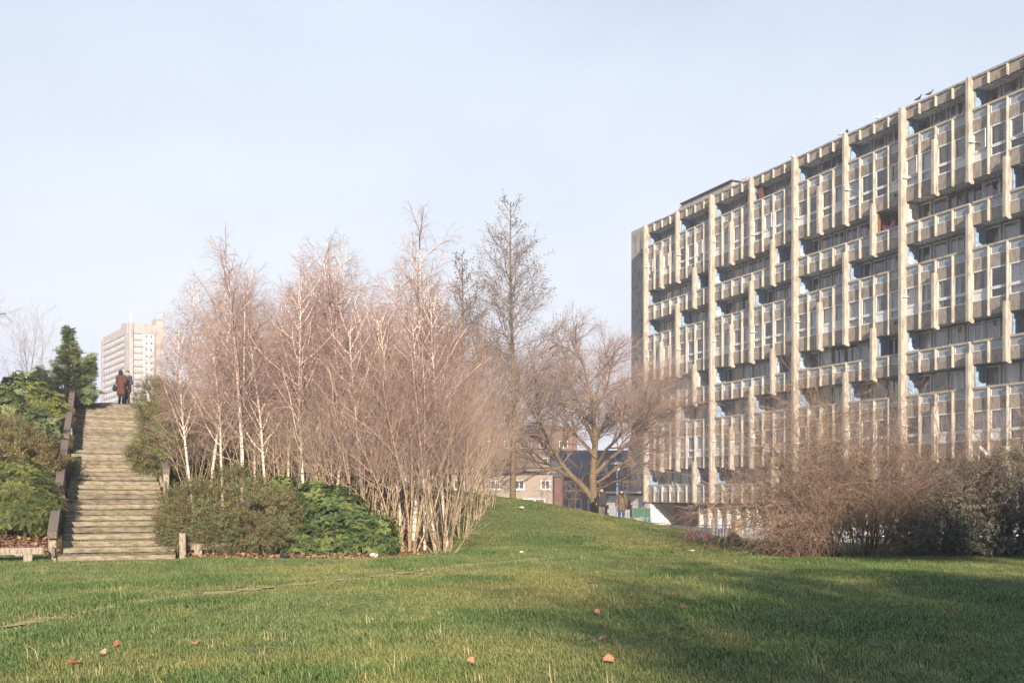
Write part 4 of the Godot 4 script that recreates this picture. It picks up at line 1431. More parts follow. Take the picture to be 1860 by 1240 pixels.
# ---- leafy sprigs
func gorse_sprig(rng: RandomNumberGenerator, green: Color, brown: float, flowers: float) -> ArrayMesh:
	var b := MB.new()
	for s in 5:
		var d := Vector3(rng.randf_range(-0.6, 0.6), 1.0, rng.randf_range(-0.6, 0.6)).normalized()
		var L := rng.randf_range(0.6, 1.0)
		var base := Vector3(rng.randf_range(-0.1, 0.1), 0, rng.randf_range(-0.1, 0.1))
		var dead := rng.randf() < brown
		for k in 11:
			var t := 0.15 + 0.85 * k / 11.0
			var a := k * 2.4 + rng.randf()
			var u := d.cross(Vector3(0.2, 0.1, 1)).normalized().rotated(d, a)
			var nd := (d * 0.8 + u * 0.8).normalized()
			var col := (Color(0.15, 0.095, 0.05) if dead else green) * rng.randf_range(0.7, 1.3)
			b.leaf(base + d * L * t, nd, d, 0.24 * (1.15 - 0.5 * t), 0.035, col)
			if rng.randf() < flowers and t > 0.4:
				b.leaf(base + d * L * t, (u + d * 0.3).normalized(), d, 0.09, 0.10, Color(0.62, 0.43, 0.03))
	return b.mesh(M.leaf)


func pinnate_sprig(rng: RandomNumberGenerator, green: Color, warm: float, leaflets: int, n: int, width: float) -> ArrayMesh:
	# a rosette of feather-shaped leaves
	var b := MB.new()
	for k in n:
		var a := TAU * k / n + rng.randf_range(-0.3, 0.3)
		var out := Vector3(cos(a), rng.randf_range(0.15, 0.75), sin(a)).normalized()
		var base := Vector3(0, 0.02 * k / n, 0)
		var L := rng.randf_range(0.75, 1.1)
		var col := green.lerp(Color(0.26, 0.26, 0.05), rng.randf() * warm) * rng.randf_range(0.75, 1.25)
		var sd := out.cross(Vector3.UP).normalized()
		for j in leaflets:
			var t := 0.22 + 0.78 * float(j) / leaflets
			var at := base + out * L * t + Vector3(0, -0.28 * t * t * L, 0)
			for s in [-1.0, 1.0]:
				b.leaf(at, (sd * s * 0.9 + out * 0.55 + Vector3(0, 0.1, 0)).normalized(), Vector3.UP, 0.27 * (1.1 - 0.55 * t), width, col * rng.randf_range(0.9, 1.1))
	return b.mesh(M.leaf)


func conifer_sprig(rng: RandomNumberGenerator, green: Color) -> ArrayMesh:
	# a flat feathery spray
	var b := MB.new()
	for k in 12:
		var t := 0.08 + 0.92 * k / 12.0
		for s in [-1.0, 1.0]:
			var base := Vector3(0, -0.12 * t * t, t)
			var d := Vector3(s * 0.8, rng.randf_range(-0.15, 0.2), 0.65).normalized()
			var L := 0.42 * (1.1 - t)  + 0.08
			for j in 3:
				b.leaf(base + d * L * j / 3.0, (d + Vector3(rng.randf_range(-0.4, 0.4), rng.randf_range(-0.3, 0.3), 0.3 * j)).normalized(), Vector3.UP, L * 0.55, 0.055, green * rng.randf_range(0.7, 1.35))
	return b.mesh(M.leaf)


func small_leaf_sprig(rng: RandomNumberGenerator, green: Color, twig: Color, n := 16) -> ArrayMesh:
	var b := MB.new()
	var pts := PackedVector3Array([Vector3.ZERO, Vector3(0.03, 0.3, 0.06), Vector3(0.0, 0.6, 0.16), Vector3(-0.03, 0.85, 0.34)])
	b.tube(pts, 0.012, 0.006, 3, twig)
	for k in n:
		var t := 0.1 + 0.9 * k / n
		var f := t * 3.0
		var j := mini(int(f), 2)
		var at := pts[j].lerp(pts[j + 1], f - j)
		var a := k * 2.4
		b.leaf(at, Vector3(cos(a), rng.randf_range(0.1, 0.9), sin(a)).normalized(), Vector3(rng.randf_range(-0.5, 0.5), 1, rng.randf_range(-0.5, 0.5)), rng.randf_range(0.10, 0.19), 0.075, green * rng.randf_range(0.6, 1.4))
	return b.mesh(M.leaf)


func in_lumps(lumps: Array, rng: RandomNumberGenerator, inner: float) -> Array:
	# a point in the outer part of one of the lumps [centre, radii], and the way outwards there
	var w := 0.0
	for l in lumps:
		w += l[1].x * l[1].z + l[1].y
	for tries in 20:
		var f := rng.randf() * w
		var l: Array = lumps[0]
		for e in lumps:
			f -= e[1].x * e[1].z + e[1].y
			if f <= 0:
				l = e
				break
		var d := Vector3(rng.randfn(), rng.randfn(), rng.randfn()).normalized()
		var r := lerpf(inner, 1.0, sqrt(rng.randf()))
		var p: Vector3 = l[0] + Vector3(d.x * l[1].x, d.y * l[1].y, d.z * l[1].z) * r * (1.0 + 0.16 * noise.get_noise_3d(d.x * 90 + l[0].x * 40, d.y * 90, d.z * 90))
		var buried := false
		for e in lumps:
			if e != l:
				var q: Vector3 = (p - e[0]) / e[1]
				if q.length() < inner * 0.85:
					buried = true
		if not buried:
			return [p, (d / l[1]).normalized()]
	return [lumps[0][0], Vector3.UP]


func leafy(called: String, at: Vector3, lumps: Array, sprigs: Array, count: int, size: float, up: float, inner: float, sd: int, label: String, category: String, group := "", stem_col := Color(0.12, 0.085, 0.06), parts := ["foliage"]) -> Node3D:
	var rng := RandomNumberGenerator.new()
	rng.seed = sd
	var t := thing(called, at, label, category, group)
	var b := MB.new()
	for l in lumps:
		for k in 5:
			var e := in_lumps([l], rng, 0.3)
			var foot := Vector3(l[0].x * 0.5 + rng.randf_range(-0.2, 0.2), -0.2, l[0].z * 0.5 + rng.randf_range(-0.2, 0.2))
			var mid: Vector3 = foot.lerp(e[0], 0.5) + Vector3(0, 0.15, 0)
			b.tube(PackedVector3Array([foot, mid, e[0]]), 0.035, 0.008, 5, stem_col * rng.randf_range(0.7, 1.3))
	put("stem", b.mesh(M.twig), t)
	var xf := []
	var cs := []
	for k in sprigs.size():
		xf.append([])
		cs.append([])
	for k in count:
		var e := in_lumps(lumps, rng, inner)
		var p: Vector3 = e[0]
		if at.y + p.y < ground(at.x + p.x, at.z + p.z):
			continue
		var dir: Vector3 = (e[1] + Vector3(rng.randf_range(-0.4, 0.4), up + rng.randf_range(-0.3, 0.3), rng.randf_range(-0.4, 0.4))).normalized()
		var u := dir.cross(Vector3(0.37, 0.1, 0.92)).normalized()
		var bs := Basis(u, dir, u.cross(dir)).rotated(dir, rng.randf() * TAU).scaled(Vector3.ONE * size * rng.randf_range(0.7, 1.3))
		if called == "conifer":
			var o := Vector3(p.x, 0.0, p.z).normalized()
			o = (o + Vector3(rng.randf_range(-0.4, 0.4), rng.randf_range(-0.1, 0.55), rng.randf_range(-0.4, 0.4))).normalized()
			var sx := Vector3.UP.cross(o).normalized()
			bs = Basis(sx, o.cross(sx), o).rotated(o, rng.randf_range(-1.4, 1.4)).scaled(Vector3.ONE * size * rng.randf_range(0.7, 1.3))
		var j := rng.randi() % sprigs.size()
		xf[j].append(Transform3D(bs, p - dir * size * 0.5))
		var tone := 1.0 + 0.5 * noise.get_noise_3d(p.x * 40 + at.x * 10, p.y * 40, p.z * 40)
		cs[j].append(Color(tone, tone, tone) * rng.randf_range(0.85, 1.15))
	for k in sprigs.size():
		var o := multi("foliage", sprigs[k], xf[k], cs[k], t)
		o.set_meta("kind", "stuff")
	return t


const ORDINAL := ["first", "second", "third", "fourth", "fifth", "sixth", "seventh", "eighth", "ninth", "tenth", "eleventh", "twelfth", "thirteenth", "fourteenth", "fifteenth", "sixteenth", "seventeenth", "eighteenth", "nineteenth", "twentieth"]


var broad := []


func build_thicket() -> void:
	var rng := RandomNumberGenerator.new()
	rng.seed = 91
	var forms := []
	for k in 6:
		forms.append(birch_shape(100 + k, 9.0, k % 2 == 1, 0.72 if k < 4 else 1.0))
	# birches of the front: [picture column of the foot, depth, height, form]
	var front := [[350, 29.6, 6.0, 4], [380, 29.5, 7.4, 0], [405, 28.5, 6.4, 2], [441, 28.0, 8.6, 1], [462, 28.8, 6.2, 4], [487, 27.8, 6.8, 2], [521, 28.4, 7.2, 0], [556, 27.9, 7.8, 4], [578, 28.6, 7.4, 3], [603, 28.2, 7.2, 2], [640, 28.8, 9.2, 5], [663, 27.6, 6.8, 0], [690, 28.4, 7.2, 4], [731, 28.2, 7.2, 2], [752, 29.5, 10.4, 3], [790, 27.6, 7.0, 0], [812, 28.6, 8.2, 4], [772, 27.4, 6.2, 1]]
	front.sort_custom(func(a, b): return a[0] < b[0])
	var marks := {441: "tall birch with forked white trunk and drooping crown near the steps", 752: "tallest birch, forked white trunk rising above the thicket", 640: "tall birch with two wispy leaders in the thicket's middle", 812: "tall birch with a leaning white trunk at the thicket's open end"}
	for k in front.size():
		var f: Array = front[k]
		var lab: String = marks.get(f[0], "slender white-trunked birch, %s from the steps along the thicket's front" % ORDINAL[k])
		var t := plant("birch_tree", forms[f[3]], ["trunk", "crown"], spot(f[0], f[1]), rng.randf() * TAU, f[2] / 10.0, lab, "tree", "birches in the thicket")
		t.rotation.z = rng.randf_range(-0.05, 0.05)
	for k in 16:
		var px := 352.0 + 30.5 * k + rng.randf_range(-9, 9)
		var dep := rng.randf_range(35.0, 45.0)
		var hh := lerpf(6.8, 8.2, clampf((px - 400.0) / 250.0, 0.0, 1.0)) * rng.randf_range(0.88, 1.1)
		plant("birch_tree", forms[rng.randi() % 6], ["trunk", "crown"], spot(px, dep), rng.randf() * TAU, hh / 9.0, "pinkish birch half hidden in the thicket's back row, %s from the steps" % ORDINAL[k], "tree", "birches hidden in the thicket's back")
	# tan many-stemmed bushes between them
	var cop := []
	for k in 4:
		cop.append(coppice_shape(200 + k, 5.0, 13, 0.3 if k % 2 else 0.45, TAN_TWIG if k % 2 else Color(0.31, 0.225, 0.185)))
	var places := [[352, 30.5, 3.0], [398, 33.0, 3.8], [430, 31.0, 4.2], [470, 28.6, 4.2], [500, 32.5, 5.4], [535, 28.2, 4.6], [572, 33.0, 5.6], [600, 28.0, 4.6], [634, 27.2, 4.8], [655, 30.0, 5.6], [684, 26.9, 5.0], [716, 28.0, 5.4], [744, 26.8, 5.0], [778, 30.0, 5.6], [806, 27.2, 4.6], [838, 30.5, 4.4], [862, 34.0, 4.6], [890, 37.0, 4.0]]
	for k in places.size():
		var p: Array = places[k]
		plant("bare_bush", cop[k % 4], ["stem", "twigs"], spot(p[0], p[1]), rng.randf() * TAU, p[2] / 5.0, "bare tan many-stemmed bush, %s from the steps in the thicket" % ORDINAL[k], "bush", "tan bushes in the thicket")
	for k in 12:
		var px := 385.0 + 42.0 * k + rng.randf_range(-10, 10)
		plant("bare_bush", cop[(k + 1) % 4], ["stem", "twigs"], spot(px, rng.randf_range(34.0, 41.0)), rng.randf() * TAU, rng.randf_range(0.85, 1.2), "bare brown bush in the back of the thicket, %s from the steps" % ORDINAL[k], "bush", "brown bushes in the thicket's back")
	# low spreading branches of the bush at the thicket's open end
	plant("bare_bush", coppice_shape(260, 2.6, 9, 1.3, TAN_TWIG), ["stem", "twigs"], spot(805, 26.0), 0.4, 1.0, "low tan bush with wide-spread stems at the foot of the grassy slope", "bush", "")
	# alders
	plant("alder_tree", alder_shape(301, 14.0), ["trunk", "crown", "cones"], spot(931, 47.0), 0.6, 1.03, "tall dark conical alder dotted with small cones", "tree", "alders")
	plant("alder_tree", alder_shape(302, 10.5), ["trunk", "crown", "cones"], spot(836, 43.0), 2.6, 1.0, "smaller grey alder standing left of the tall conical one", "tree", "alders")
	# spreading tree by the walkers
	broad = spreading_shape(311)
	plant("spreading_tree", broad, ["trunk", "crown"], spot(1082, 57.0), 0.0, 0.86, "broad bare tree with leaning split trunk behind the walkers", "tree", "")
	var young := [coppice_shape(321, 4.5, 4, 0.3, PINK_TWIG), coppice_shape(322, 4.0, 5, 0.5, PINK_TWIG)]
	plant("bare_tree", young[0], ["stem", "twigs"], spot(288, 41.0), 0.3, 0.85, "thin bare sapling rising over the gorse before the distant tower", "tree", "")
	plant("bare_tree", young[1], ["stem", "twigs"], spot(48, 42.0), 0.3, 1.05, "bare grey shrub against the sky above the evergreen bank", "tree", "")
	plant("bare_tree", young[1], ["stem", "twigs"], spot(172, 60.0), 1.3, 0.42, "low bare bush on the skyline at the top of the steps", "bush", "")
	var far := coppice_shape(331, 9.0, 6, 0.5, BROWN_TWIG)
	for e in [[1195, 118.0, 0.75, "bare dark tree between the brick houses and the concrete block"], [1010, 150.0, 0.7, "far bare tree above the slate roof"], [860, 95.0, 0.6, "bare tree before the cream house, behind the thicket"], [1150, 70.0, 0.5, "bare thicket bush beside the low white entrance"], [1035, 66.0, 0.36, "low bare bush left of the leaning split tree"]]:
		plant("bare_tree", far, ["stem", "twigs"], spot(e[0], e[1]), e[0] * 1.0, e[2], e[3], "tree", "")
	# tree outside the picture whose branches reach in over the bank
	plant("bare_tree", broad, ["trunk", "crown"], spot(-310, 33.0), 0.8, 0.72, "bare tree reaching thin branches in over the evergreen bank", "tree", "")


func build_evergreens() -> void:
	var rng := RandomNumberGenerator.new()
	rng.seed = 17
	var olive := Color(0.15, 0.15, 0.062)
	var gorse := [gorse_sprig(rng, olive, 0.22, 0.0), gorse_sprig(rng, olive * 0.85, 0.35, 0.0), gorse_sprig(rng, Color(0.14, 0.155, 0.07), 0.12, 0.0)]
	var bloom := [gorse_sprig(rng, olive, 0.15, 0.10), gorse_sprig(rng, Color(0.12, 0.15, 0.06), 0.1, 0.03), gorse_sprig(rng, Color(0.125, 0.15, 0.065), 0.1, 0.0)]
	var rust := [gorse_sprig(rng, Color(0.17, 0.14, 0.055), 0.35, 0.04), gorse_sprig(rng, olive, 0.25, 0.05)]
	var gloss := [pinnate_sprig(rng, Color(0.05, 0.09, 0.03), 0.35, 8, 5, 0.095), pinnate_sprig(rng, Color(0.065, 0.10, 0.034), 0.55, 7, 6, 0.10), pinnate_sprig(rng, Color(0.035, 0.065, 0.026), 0.15, 8, 5, 0.095)]
	var bank := [pinnate_sprig(rng, Color(0.055, 0.085, 0.032), 0.35, 7, 6, 0.06), pinnate_sprig(rng, Color(0.085, 0.105, 0.038), 0.6, 7, 7, 0.06), pinnate_sprig(rng, Color(0.035, 0.058, 0.024), 0.15, 7, 6, 0.065)]
	var fir := [conifer_sprig(rng, Color(0.13, 0.17, 0.07)), conifer_sprig(rng, Color(0.17, 0.19, 0.085)), conifer_sprig(rng, Color(0.095, 0.135, 0.055))]
	var V := func(x: float, y: float, z: float) -> Vector3: return Vector3(x, y, z)
	# beside the steps, to their right
	leafy("gorse_bush", spot(413, 25.0), [[V.call(-0.9, 0.95, 0), Vector3(0.95, 1.0, 0.8)], [V.call(0.1, 1.15, -0.2), Vector3(1.0, 1.15, 0.9)], [V.call(0.95, 1.0, 0.0), Vector3(0.9, 0.95, 0.8)], [V.call(0.4, 0.55, 0.5), Vector3(1.3, 0.55, 0.5)], [V.call(-1.15, 0.6, 0.3), Vector3(0.6, 0.5, 0.5)]], gorse, 1500, 0.36, 0.35, 0.55, 401, "broad brownish gorse bush overhanging the low rail beside the steps", "bush", "gorse beside the steps")
	leafy("gorse_bush", spot(312, 33.5), [[V.call(0, 1.2, 0), Vector3(1.15, 1.35, 1.1)], [V.call(0.9, 1.0, -0.6), Vector3(1.1, 1.1, 1.0)], [V.call(-0.35, 0.7, 0.8), Vector3(0.8, 0.8, 0.8)], [V.call(0.6, 0.9, 1.6), Vector3(0.9, 1.0, 0.9)]], bloom, 1500, 0.40, 0.5, 0.55, 402, "green gorse with yellow blossom halfway up the steps", "bush", "gorse beside the steps")
	leafy("gorse_bush", spot(284, 40.5), [[V.call(0, 1.0, 0), Vector3(0.95, 1.3, 1.1)], [V.call(0.9, 0.9, 0.3), Vector3(1.0, 1.15, 1.0)], [V.call(1.8, 0.7, 0.2), Vector3(0.9, 0.9, 1.0)]], bloom, 900, 0.42, 0.5, 0.5, 403, "dark gorse at the top of the steps before the tower", "bush", "gorse beside the steps")
	leafy("gorse_bush", spot(372, 36.0), [[V.call(0, 0.7, 0), Vector3(1.2, 1.0, 1.0)], [V.call(1.0, 0.6, -0.4), Vector3(1.0, 0.8, 0.9)]], rust, 600, 0.42, 0.5, 0.5, 404, "rusty gorse in the shade behind the blossoming one", "bush", "gorse beside the steps")
	leafy("glossy_shrub", spot(628, 25.6), [[V.call(-0.9, 1.25, -0.4), Vector3(0.75, 0.8, 0.7)], [V.call(-0.2, 0.95, 0), Vector3(0.9, 0.95, 0.8)], [V.call(0.65, 0.6, 0.1), Vector3(0.8, 0.65, 0.7)], [V.call(-0.6, 0.45, 0.45), Vector3(1.2, 0.5, 0.5)], [V.call(0.95, 0.35, 0.3), Vector3(0.55, 0.4, 0.5)]], gloss, 900, 0.24, 0.45, 0.55, 405, "glossy dark green shrub with feathered leaves before the birches", "shrub")
	leafy("glossy_shrub", spot(520, 26.6), [[V.call(0, 1.5, 0), Vector3(0.8, 0.55, 0.6)], [V.call(0.3, 0.9, 0), Vector3(0.7, 0.8, 0.6)]], gloss, 110, 0.34, 0.5, 0.5, 406, "bright green leafy shrub rising behind the brown gorse", "shrub")
	# bank to the left of the steps
	leafy("evergreen_shrub", spot(22, 25.4), [[V.call(-0.9, 1.05, 0), Vector3(1.0, 1.05, 0.8)], [V.call(0.2, 1.1, 0.0), Vector3(0.95, 1.05, 0.8)], [V.call(0.75, 0.75, 0.15), Vector3(0.6, 0.75, 0.65)], [V.call(-0.2, 0.6, 0.55), Vector3(1.3, 0.5, 0.4)], [V.call(-2.0, 1.0, 0.0), Vector3(0.9, 1.0, 0.8)]], bank, 1300, 0.25, 0.45, 0.5, 411, "dark evergreen shrub with starry yellow-green leaves by the bottom step", "shrub", "evergreens on the bank")
	leafy("evergreen_shrub", spot(8, 29.0), [[V.call(0, 1.2, 0), Vector3(1.1, 1.2, 0.9)], [V.call(1.1, 0.85, 0.3), Vector3(0.75, 0.85, 0.8)], [V.call(-1.3, 1.3, 0), Vector3(1.2, 1.2, 0.9)]], rust, 900, 0.40, 0.4, 0.5, 412, "rusty brown gorse-like shrub above the starry-leaved one", "shrub", "evergreens on the bank")
	leafy("evergreen_shrub", spot(4, 33.5), [[V.call(0, 1.3, 0), Vector3(1.2, 1.25, 1.0)], [V.call(1.3, 1.0, 0.2), Vector3(0.8, 0.9, 0.8)], [V.call(-1.5, 1.3, 0), Vector3(1.2, 1.2, 0.9)]], [fir[0], fir[2], fir[1]], 520, 0.55, 0.4, 0.45, 413, "layered dark conifer-like shrub in the middle of the bank", "shrub", "evergreens on the bank")
	leafy("evergreen_shrub", spot(44, 38.0), [[V.call(0, 1.3, 0), Vector3(1.05, 1.2, 0.9)], [V.call(-1.4, 1.0, 0), Vector3(1.1, 1.0, 0.9)], [V.call(0.9, 0.9, 0), Vector3(0.8, 0.8, 0.8)]], [gloss[1], bank[1]], 300, 0.45, 0.5, 0.5, 414, "fresh green laurel-like shrub below the bare grey one", "shrub", "evergreens on the bank")
	var fir_t := leafy("conifer", spot(124, 43.5), [[V.call(0, 0.8, 0), Vector3(1.25, 0.9, 1.1)], [V.call(0.15, 1.6, 0), Vector3(0.85, 0.8, 0.8)], [V.call(0.0, 2.4, 0), Vector3(0.42, 0.7, 0.42)], [V.call(0.0, 3.2, 0), Vector3(0.12, 0.55, 0.12)], [V.call(-0.95, 1.1, 0), Vector3(0.6, 0.9, 0.7)], [V.call(0.75, 1.9, 0), Vector3(0.2, 0.7, 0.2)]], fir, 1300, 0.38, 0.3, 0.15, 415, "green feathery conifer standing at the top of the steps", "tree")
	put("trunk", trunk_mesh(3.5, 0.08), fir_t)
	leafy("evergreen_shrub", spot(112, 31.5), [[V.call(0, 0.5, 0), Vector3(0.55, 0.5, 0.6)], [V.call(0.25, 0.25, 0.6), Vector3(0.45, 0.4, 0.5)]], bank, 90, 0.32, 0.4, 0.5, 416, "small dark shrub spilling over the rail onto the steps", "shrub", "evergreens on the bank")


func trunk_mesh(h: float, r: float) -> ArrayMesh:
	var b := MB.new()
	b.tube(PackedVector3Array([Vector3(0, -0.2, 0), Vector3(0.03, h * 0.5, 0), Vector3(0, h, 0)]), r, r * 0.2, 7)
	return b.mesh(M.brown_bark)


func build_shrubs() -> void:
	var rng := RandomNumberGenerator.new()
	rng.seed = 19
	var ruddy := Color(0.23, 0.16, 0.115)
	# big bare arching shrub: several clumps of one plant
	plant("bare_shrub", arching_shape(501, 4.2, 23, Vector3(-0.38, 0, 0.0), ruddy, 0.9), ["stem", "twigs"], spot(1490, 26.0), 0.0, 1.03, "large bare reddish-brown shrub arching towards the boulders", "shrub", "bare shrubs before the flats")
	plant("bare_shrub", arching_shape(502, 3.7, 20, Vector3(0.1, 0, 0.0), ruddy * 0.9, 0.9), ["stem", "twigs"], spot(1585, 25.6), 0.5, 0.98, "dense dark bare shrub in the middle of the row before the flats", "shrub", "bare shrubs before the flats")
	plant("bare_shrub", arching_shape(503, 2.6, 22, Vector3(-0.35, 0, 0.1), ruddy * 1.1, 0.9), ["stem", "twigs"], spot(1478, 25.5), 0.0, 0.9, "spreading bare reddish shrub nearest the small painted boulder", "shrub", "bare shrubs before the flats")
	plant("bare_shrub", arching_shape(504, 1.1, 20, Vector3(-0.3, 0, 0.2), Color(0.15, 0.095, 0.07), 1.5), ["stem", "twigs"], spot(1446, 24.8), 0.0, 0.8, "low tangled bramble at the edge of the lawn", "shrub", "bare shrubs before the flats")
	var green := [small_leaf_sprig(rng, Color(0.10, 0.115, 0.035), Color(0.12, 0.10, 0.05), 12)]
	var oak := coppice_shape(511, 5.6, 6, 0.5, Color(0.17, 0.135, 0.075))
	var tall := plant("olive_shrub", oak, ["stem", "twigs"], spot(1556, 27.0), 0.0, 1.0, "tall olive-barked shrub rising above the bare ones before the flats", "shrub", "")
	var xf := []
	var cs := []
	for k in 240:
		var e := in_lumps([[Vector3(-0.9, 2.5, 0), Vector3(0.7, 0.7, 0.6)], [Vector3(-0.5, 1.9, 0.2), Vector3(0.7, 0.6, 0.6)], [Vector3(1.4, 2.4, 0), Vector3(0.6, 0.35, 0.5)]], rng, 0.2)
		xf.append(Transform3D(Basis.from_euler(Vector3(rng.randf_range(-0.8, 0.8), rng.randf() * TAU, rng.randf_range(-0.8, 0.8))).scaled(Vector3.ONE * rng.randf_range(0.22, 0.4)), e[0]))
		cs.append(Color.WHITE * rng.randf_range(0.8, 1.2))
	multi("foliage", green[0], xf, cs, tall).set_meta("kind", "stuff")
	# grey-leaved evergreen at the right
	var tw := Color(0.14, 0.095, 0.07)
	var sage := [small_leaf_sprig(rng, Color(0.13, 0.14, 0.095), tw, 18), small_leaf_sprig(rng, Color(0.19, 0.195, 0.145), tw, 14), small_leaf_sprig(rng, Color(0.08, 0.09, 0.06), tw, 20)]
	var V := func(x: float, y: float, z: float) -> Vector3: return Vector3(x, y, z)
	leafy("grey_leaved_shrub", spot(1790, 25.4), [[V.call(-1.3, 0.9, 0.2), Vector3(0.9, 0.85, 0.7)], [V.call(-0.3, 1.3, 0), Vector3(1.1, 1.3, 0.9)], [V.call(0.9, 1.45, 0), Vector3(1.1, 1.35, 0.9)], [V.call(2.1, 1.5, 0), Vector3(1.2, 1.4, 0.9)], [V.call(0.2, 0.6, 0.5), Vector3(1.8, 0.6, 0.5)], [V.call(-1.9, 0.5, 0.3), Vector3(0.6, 0.5, 0.5)]], sage, 3000, 0.36, 0.5, 0.55, 521, "big grey-green small-leaved shrub at the end of the row", "shrub", "", tw)
	plant("bare_shrub", arching_shape(505, 3.3, 22, Vector3(0.0, 0, 0.0), Color(0.13, 0.085, 0.065), 0.7), ["stem", "twigs"], spot(1700, 26.6), 0.9, 1.0, "dark bare shrub behind the grey-leaved one", "shrub", "bare shrubs before the flats")
	plant("bare_shrub", coppice_shape(512, 4.6, 7, 0.4, Color(0.24, 0.17, 0.12)), ["stem", "twigs"], spot(1850, 27.5), 0.9, 1.0, "upright bare shrub rising behind the grey-leaved one", "shrub", "bare shrubs before the flats")
	# trees behind the photographer whose shade lies on the lawn
	plant("bare_tree", broad, ["trunk", "crown"], Vector3(9.9, 0, 14.5), 0.3, 0.98, "bare tree behind the viewpoint shading the near lawn", "tree", "trees behind the viewpoint")
	var ev := leafy("evergreen_tree", Vector3(17.0, 0, 28.0), [[V.call(3.2, 18.6, 0), Vector3(2.8, 1.6, 2.5)], [V.call(-1.4, 18.3, 0), Vector3(1.8, 0.4, 1.2)], [V.call(-6.5, 13.3, 0), Vector3(3.0, 1.0, 1.5)], [V.call(-3.4, 15.0, 0.5), Vector3(2.6, 1.0, 1.6)], [V.call(1.0, 15.8, 0.5), Vector3(2.6, 0.8, 1.6)]], [bank_leaf(rng)], 950, 0.9, 0.4, 0.2, 603, "evergreen tree behind the viewpoint shading the grey-leaved shrub", "tree", "trees behind the viewpoint")
	put("trunk", trunk_mesh(19.0, 0.4), ev)


func bank_leaf(rng: RandomNumberGenerator) -> ArrayMesh:
	return pinnate_sprig(rng, Color(0.05, 0.08, 0.025), 0.2, 6, 8, 0.09)


